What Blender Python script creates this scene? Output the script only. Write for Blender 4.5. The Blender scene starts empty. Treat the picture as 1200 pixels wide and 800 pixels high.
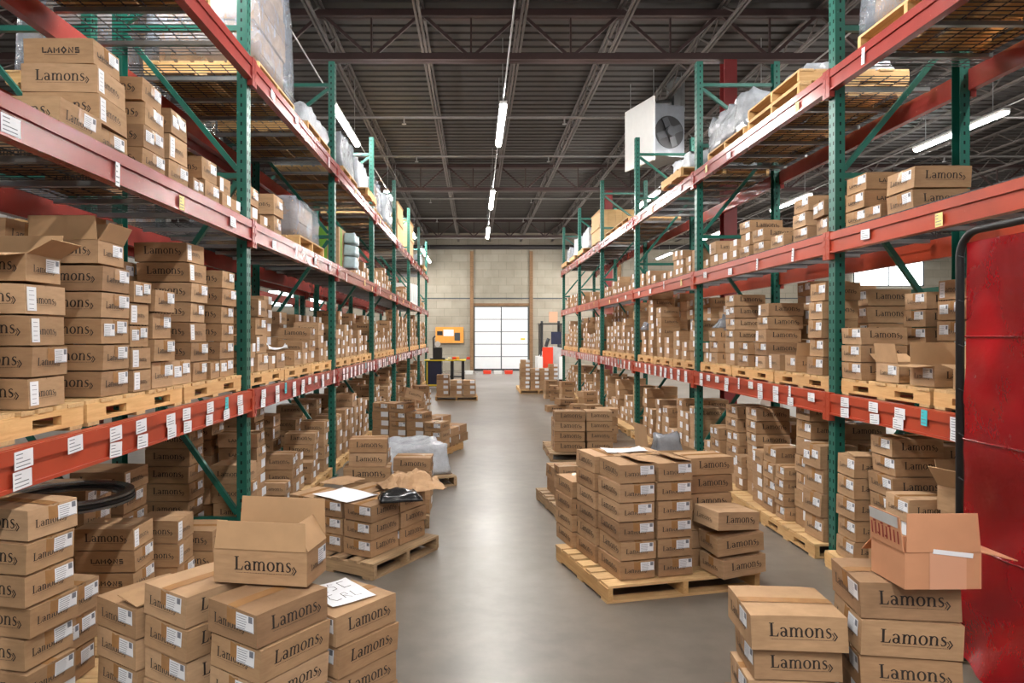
import bpy, bmesh, math, random
from mathutils import Vector, Matrix, Euler, noise
from mathutils.bvhtree import BVHTree
PI = math.pi
C = bpy.context.scene.collection
rnd = random.Random(7)
EYE, FPX, VX, VY = 1.85, 820.0, 557.0, 393.0   # eye height, focal length in pixels, principal point
def yl(px, X): return FPX*X/(px-VX)             # distance at which something at lateral X stands at that column

# ---------------------------------------------------------------- materials
def lin(c):
    c = c/255.0
    return c/12.92 if c <= 0.04045 else ((c+0.055)/1.055)**2.4
def rgb(r, g, b): return (lin(r), lin(g), lin(b), 1.0)
class NT:
    def __init__(s, name):
        s.m = bpy.data.materials.new(name); s.m.use_nodes = True
        s.t = s.m.node_tree; s.b = s.t.nodes['Principled BSDF']; s.l = s.t.links
    def n(s, typ, **kw):
        x = s.t.nodes.new(typ)
        for k, v in kw.items(): setattr(x, k, v)
        return x
    def link(s, a, b): s.l.new(a, b)
    def ramp(s, fac, stops):
        r = s.n('ShaderNodeValToRGB'); e = r.color_ramp.elements
        while len(e) < len(stops): e.new(0.5)
        for el, (p, c) in zip(e, stops): el.position = p; el.color = c
        s.link(fac, r.inputs[0]); return r.outputs[0]
    def noise(s, scale, detail=4, vec=None, rough=.6):
        x = s.n('ShaderNodeTexNoise'); x.inputs['Scale'].default_value = scale
        x.inputs['Detail'].default_value = detail; x.inputs['Roughness'].default_value = rough
        if vec is None:
            tc = s.n('ShaderNodeTexCoord'); vec = tc.outputs['Object']
        s.link(vec, x.inputs['Vector']); return x.outputs['Fac']
    def mix(s, fac, a, b, mode='MIX'):
        x = s.n('ShaderNodeMix', data_type='RGBA', blend_type=mode)
        for v, i in ((fac, 0), (a, 6), (b, 7)):
            if hasattr(v, 'links'): s.link(v, x.inputs[i])
            else: x.inputs[i].default_value = v
        return x.outputs[2]
    def bump(s, h, strength=.3, dist=.01):
        x = s.n('ShaderNodeBump'); x.inputs['Strength'].default_value = strength; x.inputs['Distance'].default_value = dist
        s.link(h, x.inputs['Height']); s.link(x.outputs[0], s.b.inputs['Normal'])
def simple(name, col, rough=.6, metal=0.0, vary=.12, scale=6.0, spec=None, bump=0.0):
    k = NT(name)
    f = k.noise(scale)
    lo = tuple(c*(1-vary) for c in col[:3])+(1,); hi = tuple(min(1, c*(1+vary)) for c in col[:3])+(1,)
    k.link(k.ramp(f, [(.3, lo), (.7, hi)]), k.b.inputs['Base Color'])
    k.b.inputs['Roughness'].default_value = rough; k.b.inputs['Metallic'].default_value = metal
    if spec is not None: k.b.inputs['Specular IOR Level'].default_value = spec
    if bump: k.bump(k.noise(scale*4), bump, .01)
    return k.m
def emit(name, col, strength):
    k = NT(name); k.b.inputs['Base Color'].default_value = (0, 0, 0, 1)
    k.b.inputs['Emission Color'].default_value = col; k.b.inputs['Emission Strength'].default_value = strength
    return k.m
def cardboard(name, island, ramp):
    k = NT(name)
    if island: src = k.n('ShaderNodeNewGeometry').outputs['Random Per Island']
    else: src = k.n('ShaderNodeObjectInfo').outputs['Random']
    base = k.ramp(src, ramp)
    tc = k.n('ShaderNodeTexCoord'); mp = k.n('ShaderNodeMapping'); mp.inputs['Scale'].default_value = (3, 3, 14)
    k.link(tc.outputs['Object'], mp.inputs[0])
    f = k.noise(3.0, 5, mp.outputs[0])
    sh = k.ramp(f, [(.3, (.82, .80, .78, 1)), (.72, (1.08, 1.07, 1.05, 1))])
    k.link(k.mix(1.0, base, sh, 'MULTIPLY'), k.b.inputs['Base Color'])
    k.b.inputs['Roughness'].default_value = .78; k.b.inputs['Specular IOR Level'].default_value = .25
    k.bump(k.noise(9.0, 3), .25, .006)
    return k.m
RAMP = [(0, rgb(152, 121, 92)), (.35, rgb(176, 143, 109)), (.7, rgb(165, 131, 98)), (1, rgb(190, 158, 125))]
M = {}
M['card'] = cardboard('cardboard', False, RAMP)
M['card_far'] = cardboard('cardboard_mixed', True, RAMP)
M['card_in'] = simple('cardboard_inside', rgb(180, 144, 106), .85, vary=.08)
M['card_pink'] = simple('cardboard_reddish', rgb(190, 136, 100), .8, vary=.07)
M['ink'] = simple('black_print', rgb(38, 30, 26), .7, vary=.2, scale=40)
M['inkred'] = simple('red_print', rgb(140, 50, 40), .7, vary=.1)
M['card_print'] = simple('faded_print', rgb(84, 60, 42), .75, vary=.2)
M['tape'] = simple('clear_brown_tape', rgb(164, 122, 80), .25, vary=.15, scale=14)
M['paper'] = simple('white_paper', rgb(226, 228, 232), .55, vary=.04)
M['grey_ink'] = simple('label_print', rgb(112, 116, 126), .6, vary=.2, scale=60)
M['yellow_paper'] = simple('yellow_paper', rgb(228, 214, 140), .6, vary=.05)
M['cyan_paper'] = simple('cyan_tag', rgb(64, 190, 200), .5, vary=.05)
def painted(name, col, wear, rough=.38):
    k = NT(name)
    f = k.noise(2.2, 6); g = k.noise(22.0, 5)
    a = k.mix(k.ramp(f, [(.35, (0, 0, 0, 1)), (.75, (1, 1, 1, 1))]), col, tuple(c*.72 for c in col[:3])+(1,))
    w = k.ramp(g, [(.66, (0, 0, 0, 1)), (.72, (1, 1, 1, 1))])
    k.link(k.mix(w, a, wear), k.b.inputs['Base Color'])
    k.b.inputs['Roughness'].default_value = rough
    return k.m
M['green'] = painted('green_painted_steel', rgb(24, 98, 84), rgb(60, 125, 112))
M['red'] = painted('red_painted_steel', rgb(152, 62, 56), rgb(176, 92, 80), .24)
M['orange'] = painted('orange_painted_steel', rgb(176, 70, 46), rgb(180, 100, 78), .3)
M['colred'] = painted('dark_red_column_paint', rgb(128, 44, 44), rgb(140, 66, 60), .5)
M['girder'] = painted('dark_girder_paint', rgb(62, 42, 40), rgb(66, 52, 48), .6)
M['joist'] = painted('grey_joist_paint', rgb(90, 82, 78), rgb(130, 120, 112), .5)
M['hole'] = simple('dark_slot', rgb(12, 20, 18), .9)
M['deckwire'] = simple('dull_deck_steel', rgb(52, 52, 54), .5, .3, .15)
M['galv'] = simple('galvanised_steel', rgb(150, 152, 152), .35, .8, .15)
M['steelpipe'] = simple('grey_pipe', rgb(150, 148, 146), .4, .5, .1)
M['darkpipe'] = simple('dark_pipe', rgb(52, 48, 48), .5, .2, .1)
def wood(name, c0, c1, along=0):
    k = NT(name)
    tc = k.n('ShaderNodeTexCoord'); mp = k.n('ShaderNodeMapping'); mp.inputs['Scale'].default_value = (1, 12, 12) if along == 0 else (12, 1, 12) if along == 1 else (12, 12, 1)
    k.link(tc.outputs['Object'], mp.inputs[0])
    f = k.noise(4.0, 6, mp.outputs[0])
    oi = k.n('ShaderNodeObjectInfo').outputs['Random']
    base = k.ramp(f, [(.3, c0), (.7, c1)])
    v = k.ramp(oi, [(0, (.82, .8, .78, 1)), (1, (1.05, 1.04, 1.0, 1))])
    k.link(k.mix(1.0, base, v, 'MULTIPLY'), k.b.inputs['Base Color'])
    k.b.inputs['Roughness'].default_value = .75; k.bump(f, .25, .004)
    return k.m
M['wood'] = wood('fresh_pine', rgb(194, 156, 108), rgb(218, 184, 134))
M['oldwood'] = wood('worn_pallet_wood', rgb(138, 114, 88), rgb(180, 150, 114))
M['wood_y'] = wood('fresh_pine_stringer', rgb(200, 156, 100), rgb(222, 182, 126), 1)
M['oldwood_y'] = wood('worn_stringer', rgb(138, 114, 88), rgb(180, 150, 114), 1)
M['wood_z'] = wood('fresh_pine_upright', rgb(200, 158, 104), rgb(222, 184, 130), 2)
def plastic(name, col, alpha, rough=.18):
    k = NT(name)
    f = k.noise(6.0, 6); k.bump(f, .9, .05)
    k.b.inputs['Base Color'].default_value = col; k.b.inputs['Roughness'].default_value = rough
    a = k.ramp(k.noise(4.0, 4), [(.3, (alpha*.75,)*3+(1,)), (.7, (min(1, alpha*1.2),)*3+(1,))])
    k.link(a, k.b.inputs['Alpha'])
    return k.m
M['film'] = plastic('stretch_film', rgb(160, 168, 180), .5, .1)
M['bag'] = plastic('white_plastic_sheet', rgb(196, 202, 210), .95, .25)
M['greybag'] = plastic('grey_plastic_wrap', rgb(150, 155, 162), .9, .16)
M['black'] = simple('black_paint', rgb(24, 24, 26), .45)
M['darkgrey'] = simple('dark_grey_steel', rgb(58, 60, 64), .5)
M['grey'] = simple('light_grey_paint', rgb(176, 178, 178), .45)
M['white'] = simple('white_paint', rgb(226, 226, 224), .45, vary=.03)
M['yellow'] = simple('yellow_paint', rgb(214, 192, 40), .45)
M['navy'] = simple('dark_blue_paint', rgb(28, 32, 60), .5)
M['redtruck'] = simple('bright_red_paint', rgb(224, 62, 34), .4, vary=.05)
M['corkboard'] = simple('orange_board', rgb(222, 150, 62), .7, vary=.08)
M['blackfoil'] = simple('black_foil', rgb(22, 22, 24), .25, vary=.3, scale=30)
M['steelring'] = simple('ring_steel', rgb(130, 134, 136), .25, .8, .2)
k = NT('red_vinyl'); f = k.noise(1.3, 2)
k.link(k.ramp(f, [(.3, rgb(112, 16, 20)), (.5, rgb(134, 13, 22)), (.7, rgb(190, 10, 25))]), k.b.inputs['Base Color'])
k.b.inputs['Roughness'].default_value = .2; k.b.inputs['Alpha'].default_value = .86
k.bump(k.noise(3.0, 5), .5, .03); M['vinyl'] = k.m
M['lamp'] = emit('lamp_diffuser', (1.0, .97, .93, 1), 70.0)
M['spot'] = emit('headlamp_glass', (1, 1, 1, 1), 12.0)

# ---------------------------------------------------------------- mesh builder
class MB:
    def __init__(s): s.v = []; s.f = []; s.m = []
    def add(s, vs, fs, mat=0, X=None):
        b = len(s.v)
        s.v += [tuple(X @ Vector(p)) if X is not None else tuple(p) for p in vs]
        s.f += [tuple(b+i for i in f) for f in fs]; s.m += [mat]*len(fs)
    def box(s, x0, x1, y0, y1, z0, z1, mat=0, X=None):
        s.add([(x0,y0,z0),(x1,y0,z0),(x1,y1,z0),(x0,y1,z0),(x0,y0,z1),(x1,y0,z1),(x1,y1,z1),(x0,y1,z1)],
              [(3,2,1,0),(4,5,6,7),(0,1,5,4),(1,2,6,5),(2,3,7,6),(3,0,4,7)], mat, X)
    def bar(s, p, q, w, h, mat=0, up=(0,0,1)):      # rectangular bar from p to q
        p, q = Vector(p), Vector(q); d = (q-p).normalized(); u = Vector(up)
        if abs(d.dot(u)) > .98: u = Vector((0, 1, 0))
        a = d.cross(u).normalized()*w/2; b = a.cross(d).normalized()*h/2
        s.add([p-a-b, p+a-b, p+a+b, p-a+b, q-a-b, q+a-b, q+a+b, q-a+b],
              [(0,1,2,3),(7,6,5,4),(0,4,5,1),(1,5,6,2),(2,6,7,3),(3,7,4,0)], mat)
    def tube(s, pts, r, n=8, mat=0, cap=True):
        pts = [Vector(p) for p in pts]; rings = []; prev = None
        for i, p in enumerate(pts):
            d = (pts[min(i+1, len(pts)-1)]-pts[max(i-1, 0)]).normalized()
            if prev is None:
                u = Vector((0,0,1)) if abs(d.z) < .9 else Vector((1,0,0)); a = d.cross(u).normalized()
            else: a = (prev-d*prev.dot(d)).normalized()
            prev = a; b = d.cross(a); rr = r[i] if isinstance(r, (list, tuple)) else r
            rings.append([p+(a*math.cos(t)+b*math.sin(t))*rr for t in (2*PI*j/n for j in range(n))])
        vs = [v for R_ in rings for v in R_]; fs = []
        for i in range(len(pts)-1):
            for j in range(n): fs.append((i*n+j, i*n+(j+1)%n, (i+1)*n+(j+1)%n, (i+1)*n+j))
        if cap: fs += [tuple(range(n))[::-1], tuple((len(pts)-1)*n+j for j in range(n))]
        s.add(vs, fs, mat)
    def disc(s, c, r0, r1, z0, z1, n=32, mat=0):      # flat ring lying on z
        vs = []; fs = []
        for j in range(n):
            t = 2*PI*j/n; ct, st = math.cos(t), math.sin(t)
            vs += [(c[0]+r0*ct, c[1]+r0*st, z0), (c[0]+r1*ct, c[1]+r1*st, z0), (c[0]+r1*ct, c[1]+r1*st, z1), (c[0]+r0*ct, c[1]+r0*st, z1)]
        for j in range(n):
            a, b = 4*j, 4*((j+1) % n)
            for q in range(4): fs.append((a+q, b+q, b+(q+1) % 4, a+(q+1) % 4))
        s.add(vs, fs, mat)
    def prism(s, poly, axis, a, b, mat=0):            # polygon (2D) extruded along axis 0/1/2
        def P(u, w, t): return {0: (t, u, w), 1: (u, t, w), 2: (u, w, t)}[axis]
        n = len(poly); vs = [P(u, w, a) for u, w in poly]+[P(u, w, b) for u, w in poly]
        s.add(vs, [tuple(range(n))[::-1], tuple(range(n, 2*n))]+[(i, (i+1) % n, n+(i+1) % n, n+i) for i in range(n)], mat)
    def mesh(s, name, mats, fix=True):
        me = bpy.data.meshes.new(name); me.from_pydata(s.v, [], s.f)
        for k_ in mats: me.materials.append(M[k_])
        me.polygons.foreach_set('material_index', s.m)
        if fix:
            b = bmesh.new(); b.from_mesh(me); bmesh.ops.recalc_face_normals(b, faces=b.faces[:]); b.to_mesh(me); b.free()
        me.update(); return me
def put(name, me, parent=None, loc=(0,0,0), rot=(0,0,0)):
    o = bpy.data.objects.new(name, me); C.objects.link(o); o.parent = parent
    o.location = loc; o.rotation_euler = rot; return o
def tag(o, label, cat, group=None):
    o['label'] = label; o['category'] = cat; o['kind'] = 'thing'
    if group: o['group'] = group
    return o
def empty(name, loc=(0,0,0), rz=0.0):
    o = bpy.data.objects.new(name, None); C.objects.link(o); o.location = loc; o.rotation_euler = (0,0,rz)
    o.empty_display_size = .2; return o
def struct(name, mb, mats, fix=True):
    o = put(name, mb.mesh(name, mats, fix)); o['kind'] = 'structure'; return o
def copy_tree(o, parent=None):
    c = o.copy(); C.objects.link(c); c.parent = parent
    for ch in list(o.children): copy_tree(ch, c)
    return c
def smooth(me):
    me.polygons.foreach_set('use_smooth', [True]*len(me.polygons)); return me
ORD = 'first second third fourth fifth sixth seventh eighth ninth tenth eleventh twelfth thirteenth fourteenth fifteenth sixteenth seventeenth eighteenth nineteenth twentieth'.split()
# ---------------------------------------------------------------- lettering, drawn as strokes (cap height 1)
def strip(pts, ws):                       # broad-nib stroke: polyline with a width at every point
    out = []; n = len(pts)
    for i in range(n):
        a = Vector(pts[max(i-1, 0)]); b = Vector(pts[min(i+1, n-1)]); d = (b-a); d = d/max(d.length, 1e-6)
        w = ws[i] if isinstance(ws, (list, tuple)) else ws
        nrm = Vector((-d.y, d.x))*w/2; p = Vector(pts[i])
        out.append((p+nrm, p-nrm))
    return [(out[i][0], out[i][1], out[i+1][1], out[i+1][0]) for i in range(n-1)]
def rect(x0, x1, y0, y1): return [(Vector((x0, y0)), Vector((x1, y0)), Vector((x1, y1)), Vector((x0, y1)))]
def ring(cx, cy, rx, ry, ix, iy, a0=0, a1=360, n=18):
    q = []
    for i in range(n):
        t, u = [math.radians(a0+(a1-a0)*j/n) for j in (i, i+1)]
        q.append((Vector((cx+rx*math.cos(t), cy+ry*math.sin(t))), Vector((cx+ix*math.cos(t), cy+iy*math.sin(t))),
                  Vector((cx+ix*math.cos(u), cy+iy*math.sin(u))), Vector((cx+rx*math.cos(u), cy+ry*math.sin(u)))))
    return q
def stem_(x, top=.68): return rect(x-.01, x+.135, 0, top)+rect(x-.07, x+.19, 0, .055)
def arch(x0, x1):                         # from stem x0 over to stem x1
    return ring((x0+x1+.12)/2+.02, .42, (x1-x0+.12)/2-.0, .28, (x1-x0+.12)/2-.13, .21, 0, 165, 9)+rect(x1-.01, x1+.135, 0, .44)+rect(x1-.07, x1+.19, 0, .055)
def serif_word():
    q = []; x = 0
    def sh(g, dx): return [tuple(Vector((p.x+dx, p.y)) for p in f) for f in g]
    q += sh(rect(.07, .24, 0, 1)+rect(-.02, .33, .945, 1)+rect(-.02, .62, 0, .06)+[(Vector((.5, .05)), Vector((.62, .05)), Vector((.66, .3)), Vector((.63, .3)))], x); x += .74
    q += sh(ring(.26, .2, .24, .21, .1, .14)+ring(.24, .44, .27, .25, .13, .19, 10, 150, 8)+rect(.37, .52, .1, .48)+strip([(.44, .12), (.5, .03), (.6, .03)], [.1, .08, .03]), x); x += .68
    q += sh(stem_(.06)+rect(-.02, .12, .63, .68)+arch(.06, .42)+arch(.42, .8), x); x += 1.08
    q += sh(ring(.32, .34, .32, .36, .165, .30), x); x += .72
    q += sh(stem_(.06)+rect(-.02, .12, .63, .68)+arch(.06, .46), x); x += .74
    q += sh(strip([(.40, .55), (.33, .66), (.2, .67), (.1, .58), (.12, .46), (.24, .37), (.36, .27), (.37, .13), (.26, .02), (.12, .02), (.03, .14)], [.03, .08, .07, .11, .13, .15, .14, .11, .07, .08, .03]), x); x += .48
    q += sh(strip([(.0, .32), (.15, .1), (.0, -.12)], .06)+strip([(.12, .4), (.34, .1), (.12, -.2)], .1), x); x += .36
    # thin rule of tiny capitals under the word
    y = -.2; t = .1; r = random.Random(3)
    while t < x-.35:
        w = .03+.05*r.random(); q += rect(t, t+w, y, y+.04); t += w+.04
    return q, x
def block_word():
    q = []
    def st(pts, dx, w=.2): q.extend(strip([(px+dx, py) for px, py in pts], w))
    st([(.1, .75), (.1, .1), (.6, .1)], 0); st([(.0, 0), (.3, .72), (.6, 0)], .72); st([(.15, .22), (.45, .22)], .72, .1)
    st([(.1, 0), (.1, .72), (.4, .3), (.7, .72), (.7, 0)], 1.5)
    q.extend(ring(2.85, .38, .42, .5, .18, .26, 0, 360, 4)); q.extend(ring(2.85, .38, .32, .34, .2, .2, 0, 360, 14))
    st([(.1, 0), (.1, .72), (.6, .02), (.6, .75)], 3.42); st([(.6, .66), (.1, .64), (.1, .4), (.6, .34), (.6, .08), (.05, .08)], 4.26)
    q.extend(rect(.3, 4.6, -.22, -.16))
    return q, 5.0
WORDS = {'serif': serif_word(), 'block': block_word()}

# ---------------------------------------------------------------- cartons
def make_deform(W, D, H, seed):
    r = random.Random(seed); ph = [r.uniform(0, 6.28) for _ in range(8)]; a = r.uniform(.001, .0024); sk = [r.uniform(-.006, .006) for _ in range(2)]
    bg = r.uniform(-.002, .004); sag = r.uniform(-.004, .002)
    def f(p):
        x, y, z = p; t = z/H
        bul = math.sin(PI*min(1, max(0, t)))*bg
        dx = a*math.sin(7*y+ph[0]+9*z)+sk[0]*t+bul*(2*x/W)*(1-min(1, abs(2*y/D))**2); dy = a*math.sin(6*x+ph[1]+8*z)+sk[1]*t+bul*(2*y/D)*(1-min(1, abs(2*x/W))**2)
        dz = 0
        if t > .9:
            dz = a*.8*math.sin(8*x+ph[2])*math.sin(7*y+ph[3]) - (0.006 if abs(y) < .002 else 0) + sag*max(0, 1-abs(y)/(D/2))*(1-abs(2*x/W)**3)
            e = max(abs(2*x/W), 0); dz -= .003*(e > .98)
        return (x+dx, y+dy, z+dz)
    return f
def lines(a, b, n): return [a+(b-a)*i/n for i in range(n+1)]
def grid_box(mb, W, D, H, f, top=True, mat=0):
    xs = lines(-W/2, W/2, 5); zs = lines(0, H, 2); ys = lines(-D/2, -.004, 2)+[0]+lines(.004, D/2, 2)
    idx = {}
    vs = []; fs = []
    def V(x, y, z):
        k_ = (round(x, 5), round(y, 5), round(z, 5))
        if k_ not in idx: idx[k_] = len(vs); vs.append(f((x, y, z)))
        return idx[k_]
    def G(us, ws, P, flip):
        for i in range(len(us)-1):
            for j in range(len(ws)-1):
                q = (V(*P(us[i], ws[j])), V(*P(us[i+1], ws[j])), V(*P(us[i+1], ws[j+1])), V(*P(us[i], ws[j+1])))
                fs.append(q[::-1] if flip else q)
    G(xs, ys, lambda u, w: (u, w, 0), True); G(xs, ys, lambda u, w: (u, w, H), False)
    G(xs, zs, lambda u, w: (u, -D/2, w), False); G(xs, zs, lambda u, w: (u, D/2, w), True)
    G(ys, zs, lambda u, w: (W/2, u, w), False); G(ys, zs, lambda u, w: (-W/2, u, w), True)
    mb.add(vs, fs, mat)
FACE = {'-y': lambda W, D, u, v, e: (u, -D/2-e, v), '+y': lambda W, D, u, v, e: (-u, D/2+e, v),
        '+x': lambda W, D, u, v, e: (W/2+e, u, v), '-x': lambda W, D, u, v, e: (-W/2-e, -u, v)}
def print_word(mb, word, face, W, D, f, cu, cv, width, mat=1, e=.0013):
    q, adv = WORDS[word]; s = width/adv; P = FACE[face]
    for quad in q:
        mb.add([f(P(W, D, cu-width/2+p.x*s, cv+p.y*s, e)) for p in quad], [(0, 1, 2, 3)], mat)
def patch(mb, face, W, D, f, u0, u1, v0, v1, mat, e, nu=3, nv=2):
    P = FACE[face]; us = lines(u0, u1, nu); vs = lines(v0, v1, nv)
    V = [f(P(W, D, u, v, e)) for v in vs for u in us]; n = nu+1
    mb.add(V, [(j*n+i, j*n+i+1, (j+1)*n+i+1, (j+1)*n+i) for j in range(nv) for i in range(nu)], mat)
def label_on(mb, face, W, D, f, u, v, w, h, e=.0022, tall=False):
    patch(mb, face, W, D, f, u, u+w, v, v+h, 0, e)
    r = random.Random(5)
    if tall:
        for k_ in range(5): patch(mb, face, W, D, f, u+w*.2, u+w*(.5+.3*r.random()), v+h*(.08+.18*k_), v+h*(.10+.18*k_), 1, e+.0006, 1, 1)
        return
    for k_ in range(6): patch(mb, face, W, D, f, u+w*.06, u+w*(.35+.28*r.random()), v+h*(.1+.14*k_), v+h*(.135+.14*k_), 1, e+.0006, 1, 1)
    patch(mb, face, W, D, f, u+w*.72, u+w*.94, v+h*.55, v+h*.92, 1, e+.0006, 1, 1)
    patch(mb, face, W, D, f, u+w*.06, u+w*.94, v+h*.02, v+h*.05, 1, e+.0006, 1, 1)
TYPES = {}
def box_type(key, W, D, H, word='serif', seed=0, label='std', tape=True, endword=True, lift=0):
    f = make_deform(W, D, H, seed); r = random.Random(seed*3+1)
    mb = MB(); grid_box(mb, W, D, H, f)
    lw = min(.70*W, 2.6*H) if word == 'serif' else min(.55*W, 2.0*H)
    if word:
        cv = H*.40
        for fc in ('-y', '+y'): print_word(mb, word, fc, W, D, f, W*.04, cv, lw)
        if endword: 
            for fc in ('+x', '-x'): print_word(mb, word, fc, W, D, f, -D*.05, H*.36, min(.62*D, 2*H))
    body = mb.mesh('cardboard_box', ['card', 'ink'], False)
    kids = []
    if label == 'two':
        for args, e_ in (((D*.05, H*.42, min(.1, D*.38), min(.066, H*.5)), .0022), ((-D*.42, H*.3, min(.1, D*.38), min(.07, H*.5)), .003)):
            lb = MB(); label_on(lb, '+x', W, D, f, *args, e_); kids.append(('shipping_label', lb.mesh('shipping_label', ['paper', 'grey_ink'], False)))
    elif label:
        lb = MB()
        if label == 'std': label_on(lb, '+x', W, D, f, D*(.02+.1*r.random()), H*.42, min(.105, D*.4), min(.066, H*.5))
        elif label == 'tall': label_on(lb, '+x', W, D, f, -D*.46, H*.1, .06, H*.82, tall=True)
        kids.append(('shipping_label', lb.mesh('shipping_label', ['paper', 'grey_ink'], False)))
    if tape:
        tb = MB(); wd = .028
        def T(p): return f(p)
        xs = lines(-W/2, W/2, 8); up = [T((x, y, H)) for x in xs for y in (-wd, -.004, .004, wd)]
        up = [(a, b, c+.0026) for a, b, c in up]
        tb.add(up, [(4*i+j, 4*i+4+j, 4*i+5+j, 4*i+1+j) for i in range(8) for j in range(3)])
        for fc in ('+x', '-x'): patch(tb, fc, W, D, f, -wd, wd, H*.5, H*.985, 0, .0016, 2, 2)
        kids.append(('packing_tape', tb.mesh('packing_tape', ['tape'], False)))
    if lift:
        mb2 = MB(); c_, s_ = math.cos(lift), math.sin(lift); t_ = .004; y1 = D/2-.003; L_ = D/2-.006; z0 = H+.0062
        P = [(sx*(W/2-.004), y1-q*L_*c_, z0+q*L_*s_+e_) for e_ in (0, t_) for q, sx in ((0, -1), (0, 1), (1, 1), (1, -1))]
        mb2.add(P, [(3,2,1,0),(4,5,6,7),(0,1,5,4),(1,2,6,5),(2,3,7,6),(3,0,4,7)]); kids.append(('top_flap', mb2.mesh('top_flap', ['card'])))
    TYPES[key] = dict(W=W, D=D, H=H, body=body, kids=kids, word=word, label=label)
SPEC = {'A': (.36, .27, .1295, 'serif'), 'O': (.36, .27, .1295, 'block'), 'B': (.39, .35, .145, 'serif'), 'C': (.30, .26, .154, 'serif'),
        'S': (.24, .20, .119, 'serif'), 'L': (.45, .30, .144, 'serif'), 'Q': (.31, .30, .194, 'serif'), 'P': (.32, .26, .134, None), 'H': (.38, .32, .144, 'serif'),
        'F': (.36, .30, .128, 'serif'), 'G': (.30, .21, .128, 'serif'), 'E': (.36, .25, .123, 'serif')}
for k_, (W, D, H, wd) in SPEC.items():
    for i, lab in enumerate(('std', 'std', 'tall', 'two')):
        box_type(f'{k_}{i}', W, D, H, wd, seed=hash((ord(k_), i)) % 997, label=lab, tape=(i != 2))
    box_type(f'{k_}4', W, D, H, wd, seed=ord(k_), label='std', tape=False, lift=math.radians(9))

BOXES = []       # every carton of the place: dicts with type, place, label
def addbox(key, x, y, z, rz, label, group, rx=0, ry=0): BOXES.append(dict(t=key, loc=(x, y, z), rot=(rx, ry, rz), label=label, group=group))
LOOK = {'A': 'flat', 'O': 'old-logo', 'B': 'wide', 'C': 'tall', 'S': 'small', 'L': 'long', 'Q': 'squarish', 'P': 'plain', 'H': 'broad', 'F': 'flat', 'G': 'short', 'E': 'flat'}
def stack(n, x, y, z, kinds, phrase, group, rz=0.0, jit=.007, twist=.02, flip=False, dx=0.0, dy=0.0):
    """n cartons on one another, base centre at (x, y, z); dx, dy lean the stack"""
    r = random.Random(int(x*977+y*7919+z*31)); zz = z
    if isinstance(kinds, str): kinds = [kinds]
    for i in range(n):
        kd = kinds[i % len(kinds)]; v = r.choice((0, 0, 1, 1, 2, 3)) if len(kd) == 1 else kd[1:]
        key = f'{kd[0]}{v}'; T = TYPES[key]
        lk = ('flap-up ' if v in (4, '4') else '')+LOOK[kd[0]]
        if n == 1: lab = f'{lk} cardboard box, single, {phrase}'
        elif i == n-1: lab = f'topmost {lk} cardboard box, {phrase}'
        elif i == 0: lab = f'bottom {lk} cardboard box, {phrase}'
        else: lab = f'{lk} cardboard box, {ORD[n-1-i]} from top, {phrase}'
        addbox(key, x+r.uniform(-jit, jit)+dx*i, y+r.uniform(-jit, jit)+dy*i, zz, rz+r.uniform(-twist, twist)+(PI if flip else 0), lab, group)
        zz += T['H']+.006
    return zz
# ---------------------------------------------------------------- the shell
PITCH = 3.526
YF = [5.71+PITCH*(i-1) for i in range(8)]           # frame planes along the aisle
LF, LR, RF, RR = -1.85, -2.94, 2.91, 4.0            # rack faces: aisle side and rear, both rows
LV = {'L': [1.403, 2.78, 4.09], 'R': [1.377, 2.68, 3.996]}
WALL_Y, ROOF = 37.0, 7.27
XW0, XW1, YB = -14.0, 26.0, -6.0
k = NT('polished_concrete')
tc = k.n('ShaderNodeTexCoord')
f1 = k.noise(.55, 6, tc.outputs['Object']); f2 = k.noise(5.0, 6, tc.outputs['Object']); f3 = k.noise(.16, 3, tc.outputs['Object'])
base = k.ramp(f1, [(.3, rgb(102, 95, 87)), (.7, rgb(124, 116, 107))])
sp = k.ramp(f2, [(.35, (.86, .86, .86, 1)), (.65, (1.05, 1.05, 1.05, 1))])
k.link(k.mix(1.0, base, sp, 'MULTIPLY'), k.b.inputs['Base Color'])
k.link(k.ramp(f3, [(.3, (.24, .24, .24, 1)), (.7, (.42, .42, .42, 1))]), k.b.inputs['Roughness'])
k.bump(f2, .05, .004); M['floor'] = k.m
def blocks(name, c0, c1, mortar, W, H):
    k = NT(name)
    tc = k.n('ShaderNodeTexCoord'); sep = k.n('ShaderNodeSeparateXYZ'); cmb = k.n('ShaderNodeCombineXYZ')
    k.link(tc.outputs['Object'], sep.inputs[0]); k.link(sep.outputs[0], cmb.inputs[0]); k.link(sep.outputs[2], cmb.inputs[1])
    br = k.n('ShaderNodeTexBrick'); br.inputs['Scale'].default_value = 1.0
    br.inputs['Brick Width'].default_value = W; br.inputs['Row Height'].default_value = H; br.inputs['Mortar Size'].default_value = .012
    br.inputs['Color1'].default_value = c0; br.inputs['Color2'].default_value = c1; br.inputs['Mortar'].default_value = mortar
    k.link(cmb.outputs[0], br.inputs['Vector'])
    f = k.noise(1.3, 5); s = k.ramp(f, [(.3, (.85, .84, .82, 1)), (.7, (1.06, 1.05, 1.04, 1))])
    k.link(k.mix(1.0, br.outputs['Color'], s, 'MULTIPLY'), k.b.inputs['Base Color']); k.b.inputs['Roughness'].default_value = .85
    return k.m
M['block'] = blocks('concrete_block', rgb(152, 145, 131), rgb(162, 155, 141), rgb(138, 131, 118), .82, .41)
M['deck'] = simple('ribbed_roof_steel', rgb(52, 47, 44), .55, .2, .12, 2.0)
M['plain'] = simple('plain_wall', rgb(150, 148, 144), .85)
M['doorwood'] = wood('brown_timber', rgb(112, 84, 58), rgb(150, 116, 82))
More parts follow.
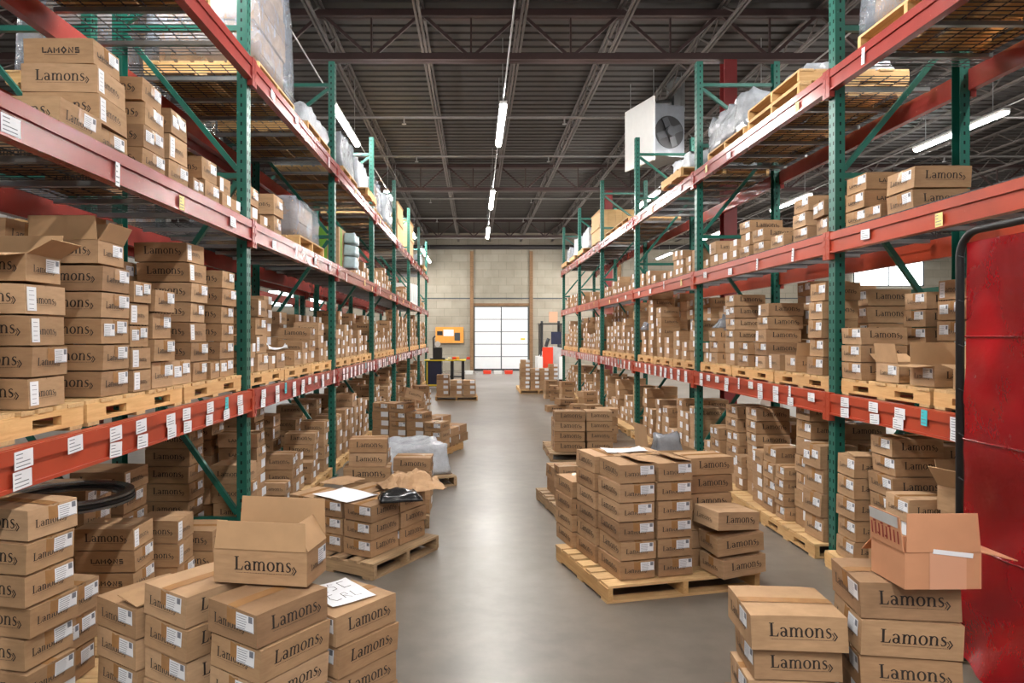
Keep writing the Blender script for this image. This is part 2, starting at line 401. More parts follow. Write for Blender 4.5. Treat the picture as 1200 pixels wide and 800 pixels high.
M['panel'] = simple('white_door_panel', rgb(232, 234, 236), .35, vary=.02)
M['joint'] = simple('door_joint', rgb(70, 76, 80), .5)
k = NT('window_daylight'); k.b.inputs['Base Color'].default_value = rgb(200, 210, 214)
k.b.inputs['Emission Color'].default_value = (.92, .97, 1, 1); k.b.inputs['Emission Strength'].default_value = 2.2; M['daylight'] = k.m

mb = MB(); mb.box(XW0, XW1, YB, WALL_Y+.3, -.2, 0); struct('floor', mb, ['floor'])
mb = MB(); mb.box(XW0, XW1, WALL_Y, WALL_Y+.3, 0, ROOF); struct('wall_back', mb, ['block'])
mb = MB(); mb.box(XW0-.3, XW0, YB, WALL_Y+.3, 0, ROOF); struct('wall_left', mb, ['plain'])
mb = MB(); mb.box(XW1, XW1+.3, YB, WALL_Y+.3, 0, ROOF); struct('wall_right', mb, ['plain'])
mb = MB(); prof = []; y = YB                           # ribbed steel deck, ribs running across the aisle
while y < WALL_Y+.3:
    prof += [(y, ROOF), (y+.19, ROOF), (y+.215, ROOF+.045), (y+.27, ROOF+.045), (y+.295, ROOF)]; y += .3
vs = [(XW0, a, b) for a, b in prof]+[(XW1, a, b) for a, b in prof]; n = len(prof)
mb.add(vs, [(i, i+1, n+i+1, n+i) for i in range(n-1)]); struct('ceiling', mb, ['deck'], False)
# joists along the aisle, girders across it
for q in range(24):
    x = 2.39+1.64*(q-10); mb = MB()
    for z in (6.80, 7.2):
        mb.box(x-.05, x-.012, YB, WALL_Y, z, z+.04); mb.box(x+.012, x+.05, YB, WALL_Y, z, z+.04)
    y = YB; up = True
    while y < WALL_Y-.5:
        mb.bar((x, y, 6.84 if up else 7.2), (x, y+.6, 7.2 if up else 6.84), .022, .022); up = not up; y += .6
    struct('ceiling_joist', mb, ['joist'])
for gy in (1.16, 11.53, 21.9, 32.3):
    mb = MB()
    for z in (6.365, 7.08): 
        mb.box(XW0, XW1, gy-.10, gy-.012, z, z+.10); mb.box(XW0, XW1, gy+.012, gy+.10, z, z+.10)
    for q in range(23):
        x = 2.39+1.64*(q-10); xm = x+.82
        mb.bar((x+.06, gy, 7.1), (xm-.05, gy, 6.46), .05, .05); mb.bar((xm+.05, gy, 6.46), (x+1.58, gy, 7.1), .05, .05)
        mb.bar((xm, gy, 6.46), (xm, gy, 7.1), .03, .03)
    struct('ceiling_girder', mb, ['girder'])
for cx, cy in ((4.17, 11.53), (4.17, 21.9), (15.5, 11.53), (15.5, 21.9), (15.5, 32.3)):
    mb = MB(); h = .105
    mb.box(cx-h, cx+h, cy-h, cy-h+.014, 0, 6.36); mb.box(cx-h, cx+h, cy+h-.014, cy+h, 0, 6.36); mb.box(cx-.006, cx+.006, cy-h+.014, cy+h-.014, 0, 6.36)
    mb.box(cx-.16, cx+.16, cy-.16, cy+.16, 0, .02)
    struct('steel_column', mb, ['colred'])
# sprinkler pipes across the aisle with their heads, one heavy dark pipe by the end wall
for y in (15.7, 19.1, 25.0, 29.2):
    mb = MB(); mb.tube([(XW0, y, 6.74), (XW1, y, 6.74)], .028, 8)
    for q in range(11):
        hx = -13+3.6*q+.6
        mb.tube([(hx, y, 6.74), (hx, y, 6.6)], .018, 6); mb.disc((hx, y, 0), .004, .05, 6.585, 6.6, 10)
    struct('trim_sprinkler_pipe', mb, ['steelpipe'])
mb = MB(); mb.tube([(-13, 36.2, 6.42), (25, 36.2, 6.42)], .12, 12); struct('trim_main_pipe', mb, ['darkpipe'])
mb = MB(); mb.tube([(-13, 35.6, 6.82), (25, 35.6, 6.82)], .06, 10); struct('trim_high_pipe', mb, ['steelpipe'])
# end wall: timber posts, band, door
for i, x in enumerate((-.19, 2.95, -7.6, 7.6)):
    mb = MB(); mb.box(x-.09, x+.09, WALL_Y-.09, WALL_Y-.002, 0, 6.3); s = struct(f'trim_{i+1}', mb, ['doorwood'])
mb = MB(); mb.box(-.08, 2.84, WALL_Y-.08, WALL_Y-.002, 3.40, 3.55); struct('trim_5', mb, ['doorwood'])
mb = MB(); mb.box(XW0, XW1, WALL_Y-.03, WALL_Y-.002, 3.78, 3.84); struct('trim_6', mb, ['joint'])
d = empty('door_1', (1.38, WALL_Y-.05, 0)); d['kind'] = 'structure'
mb = MB(); mb.box(-1.44, 1.44, -.02, .02, 0, 3.38); put('door_frame', mb.mesh('door_frame', ['joint']), d)
for i in range(5):
    for j in range(2):
        mb = MB(); x0 = -1.4+j*1.42; z0 = .1+i*.655
        mb.box(x0, x0+1.36, -.045, -.022, z0, z0+.62); put('door_panel', mb.mesh('door_panel', ['panel']), d)
mb = MB(); mb.box(1.02, 1.24, -.05, -.046, 1.62, 1.71); put('door_sticker', mb.mesh('door_sticker', ['yellow']), d)
mb = MB(); mb.box(-1.44, 1.44, -.06, -.022, 0, .08); put('door_seal', mb.mesh('door_seal', ['black']), d)
for i, (x0, x1, z0, z1) in enumerate(((20.0, 23.6, 4.5, 5.75), (-10.9, -9.6, 3.4, 4.2), (-8.7, -8.0, 3.2, 4.0))):
    w = empty(f'window_{i+1}', (0, WALL_Y-.05, 0)); w['kind'] = 'structure'
    mb = MB(); mb.box(x0, x1, -.01, .04, z0, z1); put('window_pane', mb.mesh('window_pane', ['daylight']), w)
    mb = MB(); e = .06
    for a, b, c_, d_ in ((x0-e, x1+e, z1, z1+e), (x0-e, x1+e, z0-e, z0), (x0-e, x0, z0, z1), (x1, x1+e, z0, z1), ((x0+x1)/2-.03, (x0+x1)/2+.03, z0, z1)):
        mb.box(a, b, -.05, -.012, c_, d_)
    put('window_frame', mb.mesh('window_frame', ['joint']), w)

# ---------------------------------------------------------------- pallet racks
def frame_meshes():
    H = 5.45; out = {}
    def post(face):         # channel post, its face towards -x (face=-1) or +x
        mb = MB(); s = face
        xa, xb = sorted((0, -s*.004)); mb.box(xa, xb, -.05, .05, .012, H)
        xa, xb = sorted((-s*.004, -s*.08)); mb.box(xa, xb, -.05, -.046, .012, H); mb.box(xa, xb, .046, .05, .012, H)
        z = .12
        while z < H-.05:
            xa, xb = sorted((s*.0008, s*.0015))
            for y in (-.026, .026): mb.box(xa, xb, y-.007, y+.007, z, z+.03, 1)
            for yy in (-.0512, .0505): 
                xa, xb = sorted((-s*.036, -s*.05)); mb.box(xa, xb, yy, yy+.0007, z, z+.028, 1)
            z += .0762
        mb.box(*sorted((s*.03, -s*.11)), -.055, .055, 0, .012)
        return mb.mesh('post', ['green', 'hole'])
    out['pL'], out['pR'] = post(1), post(-1)
    br = []
    D = 1.09
    for z in (.35, 1.75, 3.15, 4.35, 5.15):
        mb = MB(); mb.box(.084, D-.084, -.022, .022, z-.022, z+.022); br.append(('horizontal_brace', mb.mesh('horizontal_brace', ['green'])))
    for i, (z0, z1) in enumerate(((.4, 1.7), (1.8, 3.1), (3.2, 4.3), (4.4, 5.1))):
        mb = MB(); a, b = (z0, z1) if i % 2 == 0 else (z1, z0)
        mb.bar((.09, 0, a), (D-.09, 0, b), .04, .04, up=(0,1,0)); br.append(('diagonal_brace', mb.mesh('diagonal_brace', ['green'])))
    out['br'] = br
    out['brL'] = br[:5]
    for i, (z0, z1) in enumerate(((.4, 1.7), (1.8, 3.1), (3.2, 4.3), (4.4, 5.1))):
        mb = MB(); b, a = (z0, z1) if i % 2 == 0 else (z1, z0)
        mb.bar((.09, 0, a), (D-.09, 0, b), .04, .04, up=(0,1,0)); out['brL'] = out['brL']+[('diagonal_brace', mb.mesh('diagonal_brace', ['green']))]
    return out
FM = frame_meshes()
def frame(x0, y, face, label):     # x0: the plane of the -x post face
    e = empty('rack_upright_frame', (x0, y, 0)); tag(e, label, 'rack frame', 'green upright frames of the pallet racks')
    put('post', FM['pR'], e); put('post', FM['pL'], e, (1.09, 0, 0))
    for nm, me in FM['br' if face < 0 else 'brL']: put(nm, me, e, (0, 0, 0))
    return e
BEAM = {}
def beam_mesh(cx):
    mb = MB(); L = PITCH-.112
    mb.box(-.05, 0, -L/2, L/2, -.165, 0); mb.box(0, .012, -L/2, L/2, -.06, 0); mb.box(0, .012, -L/2, L/2, -.165, -.15)
    mb.box(-.05, -.002, -L/2, L/2, 0, .003); return mb.mesh('rack_beam', [cx])
def conn_mesh(cx, s):
    mb = MB(); y = (PITCH-.112)/2
    mb.box(-.028, .016, *sorted((s*(y+.001), s*(y+.053))), -.215, .012)
    for q in range(3): mb.box(.016, .019, *sorted((s*(y+.02), s*(y+.035))), -.19+.07*q, -.165+.07*q)
    return mb.mesh('end_connector', [cx])
for c in ('red', 'orange'): BEAM[c] = (beam_mesh(c), [conn_mesh(c, -1), conn_mesh(c, 1)])
TAGM = {}
for nm, w, h, mats in (('white', .115, .072, ['paper', 'grey_ink']), ('tall', .04, .12, ['paper', 'grey_ink']), ('cyan', .06, .1, ['cyan_paper', 'grey_ink']), ('yellow', .07, .085, ['yellow_paper', 'grey_ink'])):
    mb = MB(); mb.box(.0125, .0145, -w/2, w/2, -h/2, h/2); r = random.Random(2)
    for q in range(4):
        zz = -h*.36+q*h*.22; mb.box(.0146, .015, -w*.42, w*(-.1+.45*r.random()), zz, zz+h*.05, 1)
    TAGM[nm] = mb.mesh('location_tag', mats)
LEVN = ['lowest', 'middle', 'top']
def beam(side_face, face, i, lev, z, where, tags):
    """beam in bay i (between frame i and i+1); its face looks towards +x (face=1) or -x"""
    c = ('orange' if lev < 2 else 'red') if where[0] == 'R' else ('orange' if lev == 0 and i < 1 else 'red')
    me, cons = BEAM[c]
    o = put('rack_beam', me, None, (side_face+face*.034, (YF[i]+YF[i+1])/2, z), (0, 0, 0 if face > 0 else PI))
    row = {'L': 'left', 'R': 'right', 'B': 'row behind the left'}[where[0]]
    pos = 'aisle side' if where[1] == 'f' else 'rear side'
    bay = ('before the first post' if i == 0 else f'past the {ORD[i-1]} post')
    tag(o, f'{"red" if c == "red" else "orange-red"} {LEVN[lev]} beam, {pos}, {bay} of the {row} rack', 'rack beam', 'horizontal beams of the pallet racks')
    for cm in cons: put('end_connector', cm, o)
    r = random.Random(i*31+lev*7+(0 if where[0] == 'L' else 400))
    if tags:
        L = PITCH-.3; k_ = int(L/(.30 if lev == 0 else .8))
        for q in range(k_):
            y = -L/2+(q+.5)*L/k_+r.uniform(-.06, .06)
            if lev == 0:
                t = 'white' if r.random() < .84 else r.choice(('cyan', 'yellow', 'tall'))
                put('location_tag', TAGM[t], o, (0, y, -.045+r.uniform(-.008, .004)), (r.uniform(-.04, .04), 0, 0))
                if r.random() < .8: put('location_tag', TAGM['white'], o, (0.0003, y+r.uniform(-.02, .02), -.125), (r.uniform(-.06, .06), 0, 0))
            elif r.random() < .75:
                put('location_tag', TAGM[r.choice(('white', 'tall', 'white', 'yellow'))], o, (0, y, -.09+r.uniform(-.03, .03)), (r.uniform(-.15, .15), 0, 0))
    return o
def deck_meshes():
    W, D = 1.62, 1.13; mb = MB(); r = .003
    for q in range(int(W/.06)+1):
        y = -W/2+q*W/int(W/.06); mb.box(-D/2, D/2, y-r, y+r, 0, 2*r)
    for q in range(9):
        x = -D/2+.01+q*(D-.02)/8; mb.box(x-r, x+r, -W/2, W/2, 2*r, 4*r)
    ch = MB(); ch.box(-D/2+.08, D/2-.08, -.02, .02, -.034, -.0005)
    return mb.mesh('wire_grid', ['deckwire']), ch.mesh('support_channel', ['galv'])
DKM = deck_meshes()
def wire_deck(x, y, z, label):
    e = empty('wire_deck', (x, y, z+.0045)); tag(e, label, 'rack deck', 'wire shelf decks')
    put('wire_grid', DKM[0], e, (0, 0, .001)); 
    for q in (-.55, 0, .55): put('support_channel', DKM[1], e, (0, q, 0))
    return e
for i in range(8):
    nth = 'beside the camera end' if i == 0 else f'{ORD[i-1]} along the aisle'
    frame(LR, YF[i], 1, f'green perforated upright frame, {nth}, left rack')
    if i < 7: frame(RF, YF[i], -1, f'green perforated upright frame, {nth}, right rack')
    if 0 < i < 7: frame(-4.2, YF[i], 1, f'green upright frame, {nth}, in the row behind the left rack')
for i in range(7):
    for lev in range(3):
        z = LV['L'][lev]; beam(LF, 1, i, lev, z, 'Lf', True); beam(LR, -1, i, lev, z, 'Lr', False)
        if 1 <= i < 6: beam(-3.11, 1, i, lev, z-.06, 'Bf', False); beam(-4.2, -1, i, lev, z-.06, 'Br', False)
        if i < 6: z = LV['R'][lev]; beam(RF, -1, i, lev, z, 'Rf', True); beam(RR, 1, i, lev, z, 'Rr', False)
        if lev:
            for h in (0, 1):
                y = YF[i]+.08+.84+h*1.69; bay = 'before the first post' if i == 0 else f'past the {ORD[i-1]} post'
                half = 'near' if h == 0 else 'far'
                wire_deck((LF+LR)/2, y, LV['L'][lev], f'galvanised wire deck, {LEVN[lev]} level, {half} half {bay}, left rack')
                if i < 6: wire_deck((RF+RR)/2, y, LV['R'][lev], f'galvanised wire deck, {LEVN[lev]} level, {half} half {bay}, right rack')
DK = .019     # how far goods stand above a decked beam
# ---------------------------------------------------------------- pallets
def pallet_parts(L, W, mat, notch=True, nb=7, seed=0):
    """L along y (stringers), W along x (deck boards), 0.125 high; origin at floor centre"""
    r = random.Random(seed); P = []
    h0, h1 = .018, .107
    for x in (-W/2+.02, 0, W/2-.02):
        a = L*.15; b = a+.21; cut = [-L/2, -b, -a, a, b, L/2]; zc = [h0, .036, .080, h1] if notch else [h0, h1]
        full = lambda i, j: 0 <= i < 5 and 0 <= j < len(zc)-1 and not (notch and j == 1 and i in (1, 3))
        mb = MB()
        for i in range(5):
            for j in range(len(zc)-1):
                if not full(i, j): continue
                y0, y1, z0, z1 = cut[i], cut[i+1], zc[j], zc[j+1]; xa, xb = x-.02, x+.02
                mb.add([(xa, y0, z0), (xa, y1, z0), (xa, y1, z1), (xa, y0, z1)], [(3, 2, 1, 0)]); mb.add([(xb, y0, z0), (xb, y1, z0), (xb, y1, z1), (xb, y0, z1)], [(0, 1, 2, 3)])
                for (di, dj), (p, q) in {(-1, 0): ((y0, z0), (y0, z1)), (1, 0): ((y1, z0), (y1, z1)), (0, -1): ((y0, z0), (y1, z0)), (0, 1): ((y0, z1), (y1, z1))}.items():
                    if not full(i+di, j+dj): mb.add([(xa, *p), (xb, *p), (xb, *q), (xa, *q)], [(0, 1, 2, 3)])
        me = mb.mesh('stringer', [mat+'_y'], False); b_ = bmesh.new(); b_.from_mesh(me); bmesh.ops.remove_doubles(b_, verts=b_.verts[:], dist=1e-5); bmesh.ops.recalc_face_normals(b_, faces=b_.faces[:]); b_.to_mesh(me); b_.free(); P.append(('stringer', me))
    for q in range(nb):
        w = r.uniform(.085, .13) if 0 < q < nb-1 else .13
        y = -L/2+w/2+(L-w)*q/(nb-1); s = r.uniform(-.008, .008)
        mb = MB(); mb.box(-W/2+s, W/2+s, y-w/2, y+w/2, .107, .125); P.append(('deck_board', mb.mesh('deck_board', [mat])))
    for q in range(3):
        y = -L/2+.06+(L-.12)*q/2; mb = MB(); mb.box(-W/2, W/2, y-.05, y+.05, 0, .018); P.append(('bottom_board', mb.mesh('bottom_board', [mat])))
    return P
PAL = {'shelf': pallet_parts(1.10, 1.0, 'wood', True, 9, 1), 'fresh': pallet_parts(1.0, 1.2, 'wood', False, 7, 2), 'old': pallet_parts(1.2, 1.0, 'oldwood', True, 7, 3), 'small': pallet_parts(.9, .9, 'oldwood', False, 6, 4)}
PONE = {}
def merged(parts, name):
    b = bmesh.new()
    for nm_, me in parts:
        n0 = len(b.faces); b.from_mesh(me); b.faces.ensure_lookup_table()
        for f_ in b.faces[n0:]: f_.material_index = 0 if nm_ == 'stringer' else 1
    me = bpy.data.meshes.new(name); b.to_mesh(me); b.free(); me.materials.append(parts[0][1].materials[0]); me.materials.append(parts[-1][1].materials[0]); return me
def pallet(kind, x, y, z, rz, label, group, parts=True):
    if parts:
        e = empty('wooden_pallet', (x, y, z), rz)
        for nm, me in PAL[kind]: put(nm, me, e)
    else:
        if kind not in PONE: PONE[kind] = merged(PAL[kind], 'wooden_pallet')
        e = put('wooden_pallet', PONE[kind], None, (x, y, z), (0, 0, rz))
    return tag(e, label, 'pallet', group)
for side in 'LR':
    for i in range(7 if side == 'L' else 6):
        for q in range(3):
            y = YF[i]+.06+.57+q*1.133; x = (LF-.035-.5) if side == 'L' else (RF+.035+.5)
            bay = 'before the first post' if i == 0 else f'past the {ORD[i-1]} post'
            p = pallet('shelf', x, y, LV[side][0]+.004, 0, f'pine pallet on the lowest {"left" if side == "L" else "right"} beams, {ORD[q]} one {bay}', 'pallets on the lowest rack beams', i < 3)
# ---------------------------------------------------------------- goods on the racks
PB = .131                               # pallet height incl. gap
def where(side, i, lev):
    return f'{"left" if side == "L" else "right"} rack\'s {["lowest shelf", "middle shelf", "top shelf"][lev] if isinstance(lev, int) else lev}'
CNT = {}
def shelf(side, i, lev, y0, n, kinds, back=0.0, lean=(0, 0), rz=0.0, row='front'):
    """stack whose near face stands at distance y0 in bay i; back: how far behind the rack face"""
    kd = kinds if isinstance(kinds, str) else kinds[0]
    W, D, H, _ = SPEC[kd[0]]
    X = (LF-.055-back-W/2) if side == 'L' else (RF+.055+back+W/2)
    z = (LV[side][0]+PB+.003) if lev == 0 else (LV[side][lev]+DK) if isinstance(lev, int) else PB
    key = (side, i, lev, row); CNT[key] = CNT.get(key, 0)+1
    sd = 'left' if side == 'L' else 'right'
    lvn = ['lowest shelf', 'middle shelf', 'top shelf'][lev] if isinstance(lev, int) else 'floor row'
    bay = 'before the first post' if i == 0 else f'past the {ORD[i-1]} post'
    ph = f'{ORD[CNT[key]-1]} {row} stack {bay}, {sd} {lvn}'
    return stack(n, X, y0+D/2, z, kinds, ph, f'boxes on the {sd} {lvn}', rz, flip=(side == 'R'), dx=lean[0], dy=lean[1], twist=.02 if row == 'rear' else .05, jit=.007 if row == 'rear' else .012)
# left rack, lowest shelf, before the first post (read from the photo, nearest to furthest)
shelf('L', 0, 0, 2.42, 4, 'B'); shelf('L', 0, 0, 2.97, 4, ['A2', 'A0', 'A2', 'A2'], .0, rz=.0)
shelf('L', 0, 0, 3.57, 5, ['A0', 'A1', 'A3', 'A0', 'A0']); shelf('L', 0, 0, 3.87, 5, 'S', -.01)
shelf('L', 0, 0, 4.12, 4, ['C0', 'A0']); shelf('L', 0, 0, 4.43, 1, 'C'); shelf('L', 0, 0, 4.73, 7, 'A', .02)
shelf('L', 0, 0, 5.03, 1, 'S'); shelf('L', 0, 0, 5.29, 6, 'A', .01)
for y0, n, kd in ((2.5, 5, 'B'), (3.0, 6, 'A'), (3.45, 6, 'B'), (3.9, 6, 'A'), (4.25, 7, 'H'), (4.65, 6, 'A'), (5.0, 5, 'A')):
    shelf('L', 0, 0, y0, n, kd, .43, row='rear')
# left rack, lowest shelf, past the first post
shelf('L', 1, 0, 5.85, 2, 'S'); shelf('L', 1, 0, 6.12, 4, 'C'); shelf('L', 1, 0, 6.45, 1, 'S'); shelf('L', 1, 0, 6.75, 1, 'C'); shelf('L', 1, 0, 7.35, 1, 'C'); shelf('L', 1, 0, 7.7, 2, 'S'); shelf('L', 1, 0, 8.0, 3, 'A'); shelf('L', 1, 0, 8.5, 3, 'C'); shelf('L', 1, 0, 8.82, 2, 'S')
shelf('L', 1, 0, 6.6, 4, 'L', .42, row='rear'); shelf('L', 1, 0, 7.6, 5, 'L', .40, row='rear'); shelf('L', 1, 0, 8.3, 4, 'L', .42, row='rear'); shelf('L', 1, 0, 5.95, 4, 'L', .43, row='rear')
# left rack, middle shelf
shelf('L', 0, 1, 3.18, 1, 'B', .0); shelf('L', 0, 1, 3.58, 4, ['H1', 'H2', 'H2', 'O0'], .03, lean=(-.006, 0))
shelf('L', 0, 1, 4.02, 4, ['A0', 'A3', 'A1', 'A0'], lean=(-.004, 0)); shelf('L', 0, 1, 4.36, 3, 'C'); shelf('L', 0, 1, 4.7, 1, 'S'); shelf('L', 0, 1, 4.93, 2, 'C'); shelf('L', 0, 1, 5.23, 2, 'S'); shelf('L', 0, 1, 5.45, 1, 'S')
shelf('L', 1, 1, 5.86, 2, 'C'); shelf('L', 1, 1, 6.2, 1, 'S'); shelf('L', 1, 1, 6.62, 2, ['Q0'])
for y0, n in ((3.1, 3), (3.9, 2), (4.5, 2)): shelf('L', 0, 1, y0, n, 'A', .5, row='rear')
# right rack, lowest shelf
shelf('R', 0, 0, 5.37, 3, ['A0', 'A1', 'A0'], .0)
for y0, n, kd, b in ((5.3, 5, 'A', .45), (4.9, 5, 'B', .5), (4.45, 4, 'B', .5), (4.0, 4, 'H', .45)): shelf('R', 0, 0, y0, n, kd, b, row='rear')
shelf('R', 1, 0, 5.96, 5, ['C0', 'C1'], .0); shelf('R', 1, 0, 6.8, 1, 'C'); shelf('R', 1, 0, 7.18, 5, ['A2', 'A0'], .02, lean=(.004, 0)); shelf('R', 1, 0, 7.62, 2, 'A'); shelf('R', 1, 0, 8.0, 6, ['A0', 'A3', 'A1']); shelf('R', 1, 0, 8.58, 3, 'A'); shelf('R', 1, 0, 8.9, 2, 'S')
for y0, n, kd in ((6.1, 5, 'H'), (6.6, 6, 'A'), (7.1, 6, 'H'), (7.9, 5, 'A'), (8.5, 4, 'H')): shelf('R', 1, 0, y0, n, kd, .46, row='rear')
shelf('R', 2, 0, 9.4, 4, 'A'); shelf('R', 2, 0, 9.85, 2, 'S'); shelf('R', 2, 0, 10.2, 3, 'A'); shelf('R', 2, 0, 10.7, 2, 'C'); shelf('R', 2, 0, 11.15, 5, 'C'); shelf('R', 2, 0, 11.7, 8, ['A0', 'A1', 'A2']); shelf('R', 2, 0, 12.2, 3, 'A')
for y0, n in ((9.5, 5), (10.2, 6), (11.0, 6), (11.7, 7)): shelf('R', 2, 0, y0, n, 'H', .46, row='rear')
# right rack, middle shelf
shelf('R', 0, 1, 4.72, 2, ['H0', 'H1']); shelf('R', 0, 1, 5.12, 1, 'S', -.01); shelf('R', 0, 1, 5.35, 3, ['O0', 'O1'], .02); shelf('R', 0, 1, 4.25, 1, 'P', .5)
shelf('R', 1, 1, 5.84, 2, ['C0', 'O3'], 0, rz=-.12); shelf('R', 1, 1, 6.24, 3, ['O0', 'O1', 'O0']); shelf('R', 1, 1, 6.75, 1, 'H'); shelf('R', 1, 1, 7.2, 2, 'A'); shelf('R', 1, 1, 7.55, 3, ['A0', 'A1']); shelf('R', 1, 1, 7.95, 2, 'S'); shelf('R', 1, 1, 8.25, 1, 'A'); shelf('R', 1, 1, 8.6, 2, 'C'); shelf('R', 1, 1, 8.9, 1, 'S')
shelf('R', 1, 1, 7.2, 3, 'A', .45, row='rear'); shelf('R', 1, 1, 6.6, 2, 'A', .45, row='rear')
# further bays, same habit: a row of stacks of uneven height
def fill(side, i, lev, n0, n1, kinds, gap=(.045, .13), skip=.0, rear=None, y0=None, y1=None):
    r = random.Random(i*101+(lev if isinstance(lev, int) else 9)*13+(0 if side == 'L' else 5))
    y = (YF[i]+.1) if y0 is None else y0; ye = (YF[i+1]-.08) if y1 is None else y1
    while True:
        kd = r.choice(kinds); D = SPEC[kd][1]
        if y+D > ye: break
        if r.random() > skip: shelf(side, i, lev, y, r.randint(n0, n1), kd, r.uniform(0, .03))
        y += D+r.uniform(*gap)
    if rear:
        y = YF[i]+.12
        while y+.36 < ye: shelf(side, i, lev, y, r.randint(*rear), 'H', .5, row='rear'); y += .42
for i in range(2, 7): fill('L', i, 0, 2, 4 if i < 4 else 6, 'ACSA', rear=(3, 5))
fill('L', 2, 1, 1, 3, 'ACS', skip=.2, y0=10.95)
for i in (3, 4, 6): fill('L', i, 1, 1, 3, 'ACS', skip=.2)
fill('L', 5, 1, 1, 3, 'ACS', skip=.1, y1=20.75)
for i in range(3, 6): fill('R', i, 0, 2, 5, 'ACSA', rear=(4, 7))
for i in range(2, 6): fill('R', i, 1, 1, 3, 'ACSS', skip=.1)
# floor rows under the racks, on pallets
def floor_pallets(side, i, kinds=('old',)):
    for q in range(3):
        y = YF[i]+.06+.57+q*1.133; x = (LF-.02-.5) if side == 'L' else (RF-.10+.5)
        bay = 'before the first post' if i == 0 else f'past the {ORD[i-1]} post'
        pallet('shelf' if i else 'shelf', x, y, 0.0, 0, f'pallet on the floor under the {"left" if side == "L" else "right"} rack, {ORD[q]} {bay}', 'pallets on the floor under the racks', i < 2)
for i in range(6):
    floor_pallets('R', i)
for i in range(7): floor_pallets('L', i)
FL = 'floor'
def sh(side, i, y0, n, kd, back=0.0, **kw): return shelf(side, i, FL, y0, n, kd, back, **kw)
# right floor row (photo, from the red curtain backwards)
sh('R', 0, 4.2, 4, 'B', .05); sh('R', 0, 4.62, 4, 'C', -.10); sh('R', 0, 4.92, 7, ['H0', 'A0', 'A1', 'H0'], -.02); sh('R', 0, 5.28, 5, ['C0', 'C1', 'C0', 'C1', 'C4'], -.10)
sh('R', 1, 5.83, 4, 'Q', -.08); sh('R', 1, 6.18, 7, ['C0', 'C1', 'C0'], -.02); sh('R', 1, 6.5, 4, 'S', -.1); sh('R', 1, 6.75, 4, 'C', -.08); sh('R', 1, 7.06, 4, 'A', -.06); sh('R', 1, 7.4, 7, ['A0', 'A1'], .02); sh('R', 1, 7.78, 3, 'S'); sh('R', 1, 8.05, 6, 'B', .05); sh('R', 1, 8.5, 4, 'B', .0); sh('R', 1, 8.9, 3, 'S')
for y0, n in ((6.0, 5), (6.5, 6), (7.0, 6), (7.6, 5), (8.3, 5)): sh('R', 1, y0, n, 'H', .48, row='rear')
for y0, n in ((4.75, 4), (5.2, 6)): sh('R', 0, y0, n, 'H', .5, row='rear')
for i in range(2, 6): fill('R', i, FL, 2, 5, 'ABCQ', gap=(.045, .17), rear=(3, 5))
# left floor row
sh('L', 0, 3.4, 3, 'C', .08, rz=-.12); sh('L', 0, 4.28, 4, ['A0', 'O0', 'O1', 'A2'], .19); sh('L', 0, 4.72, 3, 'C', .10); sh('L', 0, 5.1, 2, 'H', .0)
for y0, n, kd in ((3.0, 4, 'H'), (3.4, 5, 'H'), (3.9, 5, 'B'), (4.45, 5, 'H'), (4.95, 5, 'B')): sh('L', 0, y0, n, kd, .58, row='rear')
sh('L', 1, 5.85, 4, 'C', .0); sh('L', 1, 6.2, 2, 'S', .0); sh('L', 1, 6.5, 6, ['O0', 'O1'], .12); sh('L', 1, 6.98, 2, 'S', .0); sh('L', 1, 7.3, 3, 'C', .0); sh('L', 1, 7.68, 3, 'A', .05); sh('L', 1, 8.1, 2, 'S', .0); sh('L', 1, 8.45, 4, 'A', .05); sh('L', 1, 8.82, 4, 'C', .0)
for y0, n in ((6.0, 6), (6.5, 6), (7.1, 5), (7.8, 6), (8.5, 5)): sh('L', 1, y0, n, 'H', .55, row='rear')
for i in range(2, 7): fill('L', i, FL, 2, 5, 'ABCQ', gap=(.045, .17), rear=(3, 5))
# ---------------------------------------------------------------- piles in the aisle
def rot2(a, x, y): return (x*math.cos(a)-y*math.sin(a), x*math.sin(a)+y*math.cos(a))
def cstack(n, cx, cy, deg, sx, sy, kinds, phrase, group, z=PB, flip=False, **kw):
    """stack standing with one corner (local side sx, sy) at (cx, cy), turned by deg"""
    kd = kinds if isinstance(kinds, str) else kinds[0]
    W, D, H, _ = SPEC[kd[0]]; a = math.radians(deg); dx, dy = rot2(a, sx*W/2, sy*D/2)
    return stack(n, cx-dx, cy-dy, z, kinds, phrase, group, a, flip=flip, **kw)
# piles beside the camera, left
G = 'boxes piled beside the camera, left'
pallet('old', -1.039, 3.332, 0, math.radians(56), 'worn pallet under the front box pile with the open box', 'pallets beside the camera')
cstack(5, -.818, 2.64, 56, -1, -1, ['F0', 'F1', 'F0', 'F0', 'F1'], 'front column under the open box', G, flip=True, jit=.006, twist=.01)
cstack(4, -.585, 2.955, 52, -1, -1, ['F0', 'F1', 'F0', 'F1'], 'column with the handwritten sheet', G, flip=True, jit=.006, twist=.015)
cstack(5, -1.165, 2.82, 56, -1, -1, ['F0', 'F1', 'F1', 'F0', 'F0'], 'column just left of the open box', G, flip=True, jit=.006, twist=.01)
cstack(4, -1.445, 3.01, 57, -1, -1, ['C0', 'F0', 'F1', 'F4'], 'second column left of the open box', G, flip=True, jit=.006, twist=.015)
cstack(8, -1.78, 2.76, -12, 1, -1, ['E0', 'E1', 'E0', 'E1'], 'leftmost tall column beside the camera', G, jit=.018, twist=.04)
cstack(7, -2.16, 2.70, -8, 1, -1, ['E1', 'E0'], 'column behind the leftmost tall column', G, jit=.01, twist=.03)
